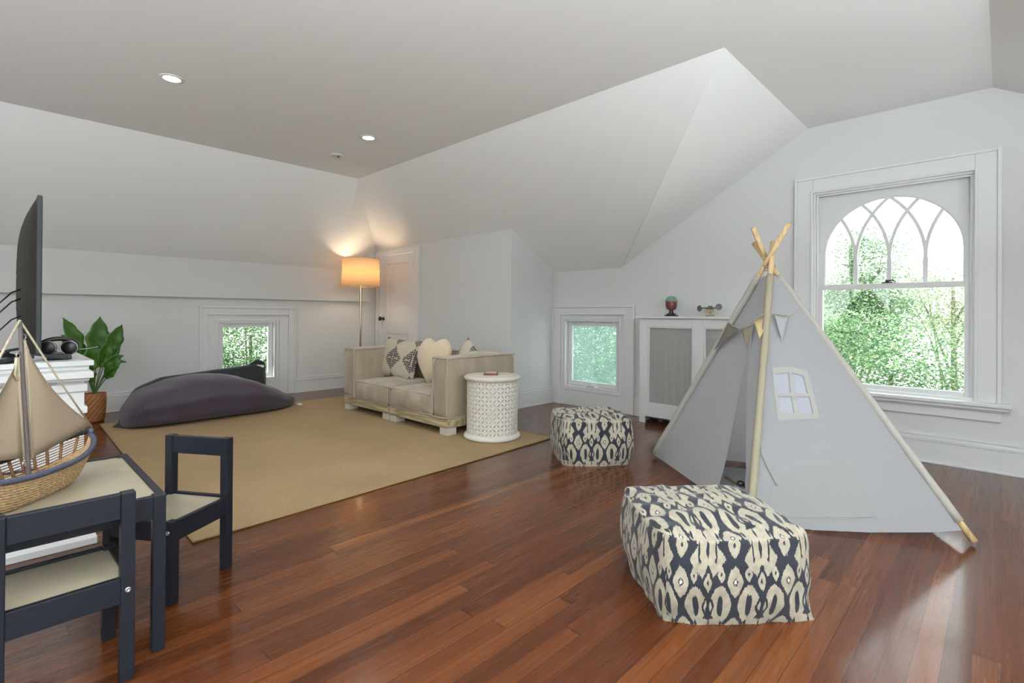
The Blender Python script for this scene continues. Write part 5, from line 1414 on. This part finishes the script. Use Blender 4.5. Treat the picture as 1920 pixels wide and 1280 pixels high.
# ------------------------------------------------------------------ outdoors
struct('ground', MB().box(-40, 30, -30, 45, -6.7, -6.5), 'bounce_ground')
def tree(label, x, y, blobs, nleaf, size, mat, seed, trunk_h):
    random.seed(seed)
    t = thing('tree', label, 'tree', (x, y, -6.5), 0, 'trees outside the windows')
    vs, fs = [], []
    tot = sum(b[3] * b[4] * b[5] for b in blobs)
    for (bx, by, bz, rx, ry_, rz_) in blobs:
        cnt = int(nleaf * rx * ry_ * rz_ / tot)
        nclump = max(6, cnt // 42)
        cl = []
        for _ in range(nclump):
            while True:
                q_ = Vector((random.uniform(-1, 1), random.uniform(-1, 1), random.uniform(-1, 1)))
                if 0.35 < q_.length < 1: break
            cl.append(q_)
        for _ in range(cnt):
            q_ = random.choice(cl); j = Vector((random.gauss(0, 0.24), random.gauss(0, 0.24), random.gauss(0, 0.10)))
            p = Vector((bx + q_.x * rx + j.x, by + q_.y * ry_ + j.y, bz + q_.z * rz_ + j.z))
            a = Vector((random.gauss(0, 1), random.gauss(0, 1), random.gauss(0, 0.45))).normalized()
            up_ = Vector((random.gauss(0, 0.6), random.gauss(0, 0.6), 1)).normalized()
            b = up_.cross(a).normalized(); s_ = size * random.uniform(0.6, 1.25); k = len(vs)
            vs += [p - a * s_, p - a * s_ * 0.1 + b * s_ * 0.55, p + a * s_, p - a * s_ * 0.1 - b * s_ * 0.55]
            fs.append((k, k + 1, k + 2, k + 3))
    me = MB().add(vs, fs); 
    ml = bpy.data.meshes.new('foliage'); ml.from_pydata([tuple(Vector(v) - Vector((x, y, -6.5))) for v in me.v], [], me.f); ml.materials.append(MT[mat])
    fo_ = bpy.data.objects.new('foliage', ml); C.objects.link(fo_); fo_.parent = t
    mb = MB(); mb.tube([(0, 0, 0), (0.05, 0.03, trunk_h * 0.5), (0, 0, trunk_h)], [0.16, 0.09, 0.03], 10)
    for k in range(7):
        a = k * 0.9 + seed; z_ = trunk_h * (0.45 + 0.07 * k)
        bb_ = blobs[k % len(blobs)]
        e_ = Vector((bb_[0] - x + cos(a) * bb_[3] * 0.6, bb_[1] - y + sin(a) * bb_[4] * 0.6, bb_[2] + 6.5 + 0.3 * bb_[5]))
        mb.tube([(0, 0, z_), tuple(Vector((0, 0, z_)).lerp(e_, 0.5) + Vector((0, 0, 0.2))), tuple(e_)], [0.035, 0.02, 0.008], 6)
    mb.build('trunk', 'bark', t, local=True)
tree('full green maple right outside the big gable window', -1.3, 10.2, [(-2.0, 9.6, -0.7, 1.7, 1.3, 1.9), (-0.4, 9.8, -0.9, 1.4, 1.3, 1.8), (-1.1, 9.4, -2.2, 2.4, 1.4, 1.6)], 150000, 0.027, 'maple', 11, 6.6)
tree('taller narrow maple standing behind the full one', -2.3, 12.6, [(-2.15, 12.6, 0.9, 0.85, 0.8, 1.0), (-2.0, 12.6, 2.15, 0.42, 0.5, 0.75), (-2.75, 12.5, 1.1, 0.45, 0.5, 0.7)], 30000, 0.032, 'maple', 12, 9.0)
tree('sparse pale tree farthest from the gable window', -0.8, 15.0, [(-0.9, 15.0, 1.3, 1.1, 0.9, 0.7), (-1.4, 15.0, 1.9, 0.5, 0.5, 0.5), (-0.5, 14.8, 0.8, 0.8, 0.6, 0.6)], 11000, 0.034, 'birch', 13, 8.4)
tree('dense cool green tree outside the low gable casement', -6.5, 9.8, [(-6.6, 9.4, 0.2, 2.2, 1.3, 1.9), (-6.5, 9.0, -1.4, 2.1, 1.2, 1.6), (-7.6, 10.6, 1.0, 1.6, 1.2, 1.6)], 70000, 0.040, 'bluegreen', 14, 7.0)
tree('bright yellow-green tree outside the knee wall window', -12.4, 4.2, [(-12.0, 4.4, 0.3, 1.4, 2.2, 1.7), (-11.8, 3.4, -1.2, 1.3, 2.0, 1.5), (-13.0, 5.2, 1.3, 1.2, 1.6, 1.3)], 110000, 0.030, 'maple', 15, 7.0)
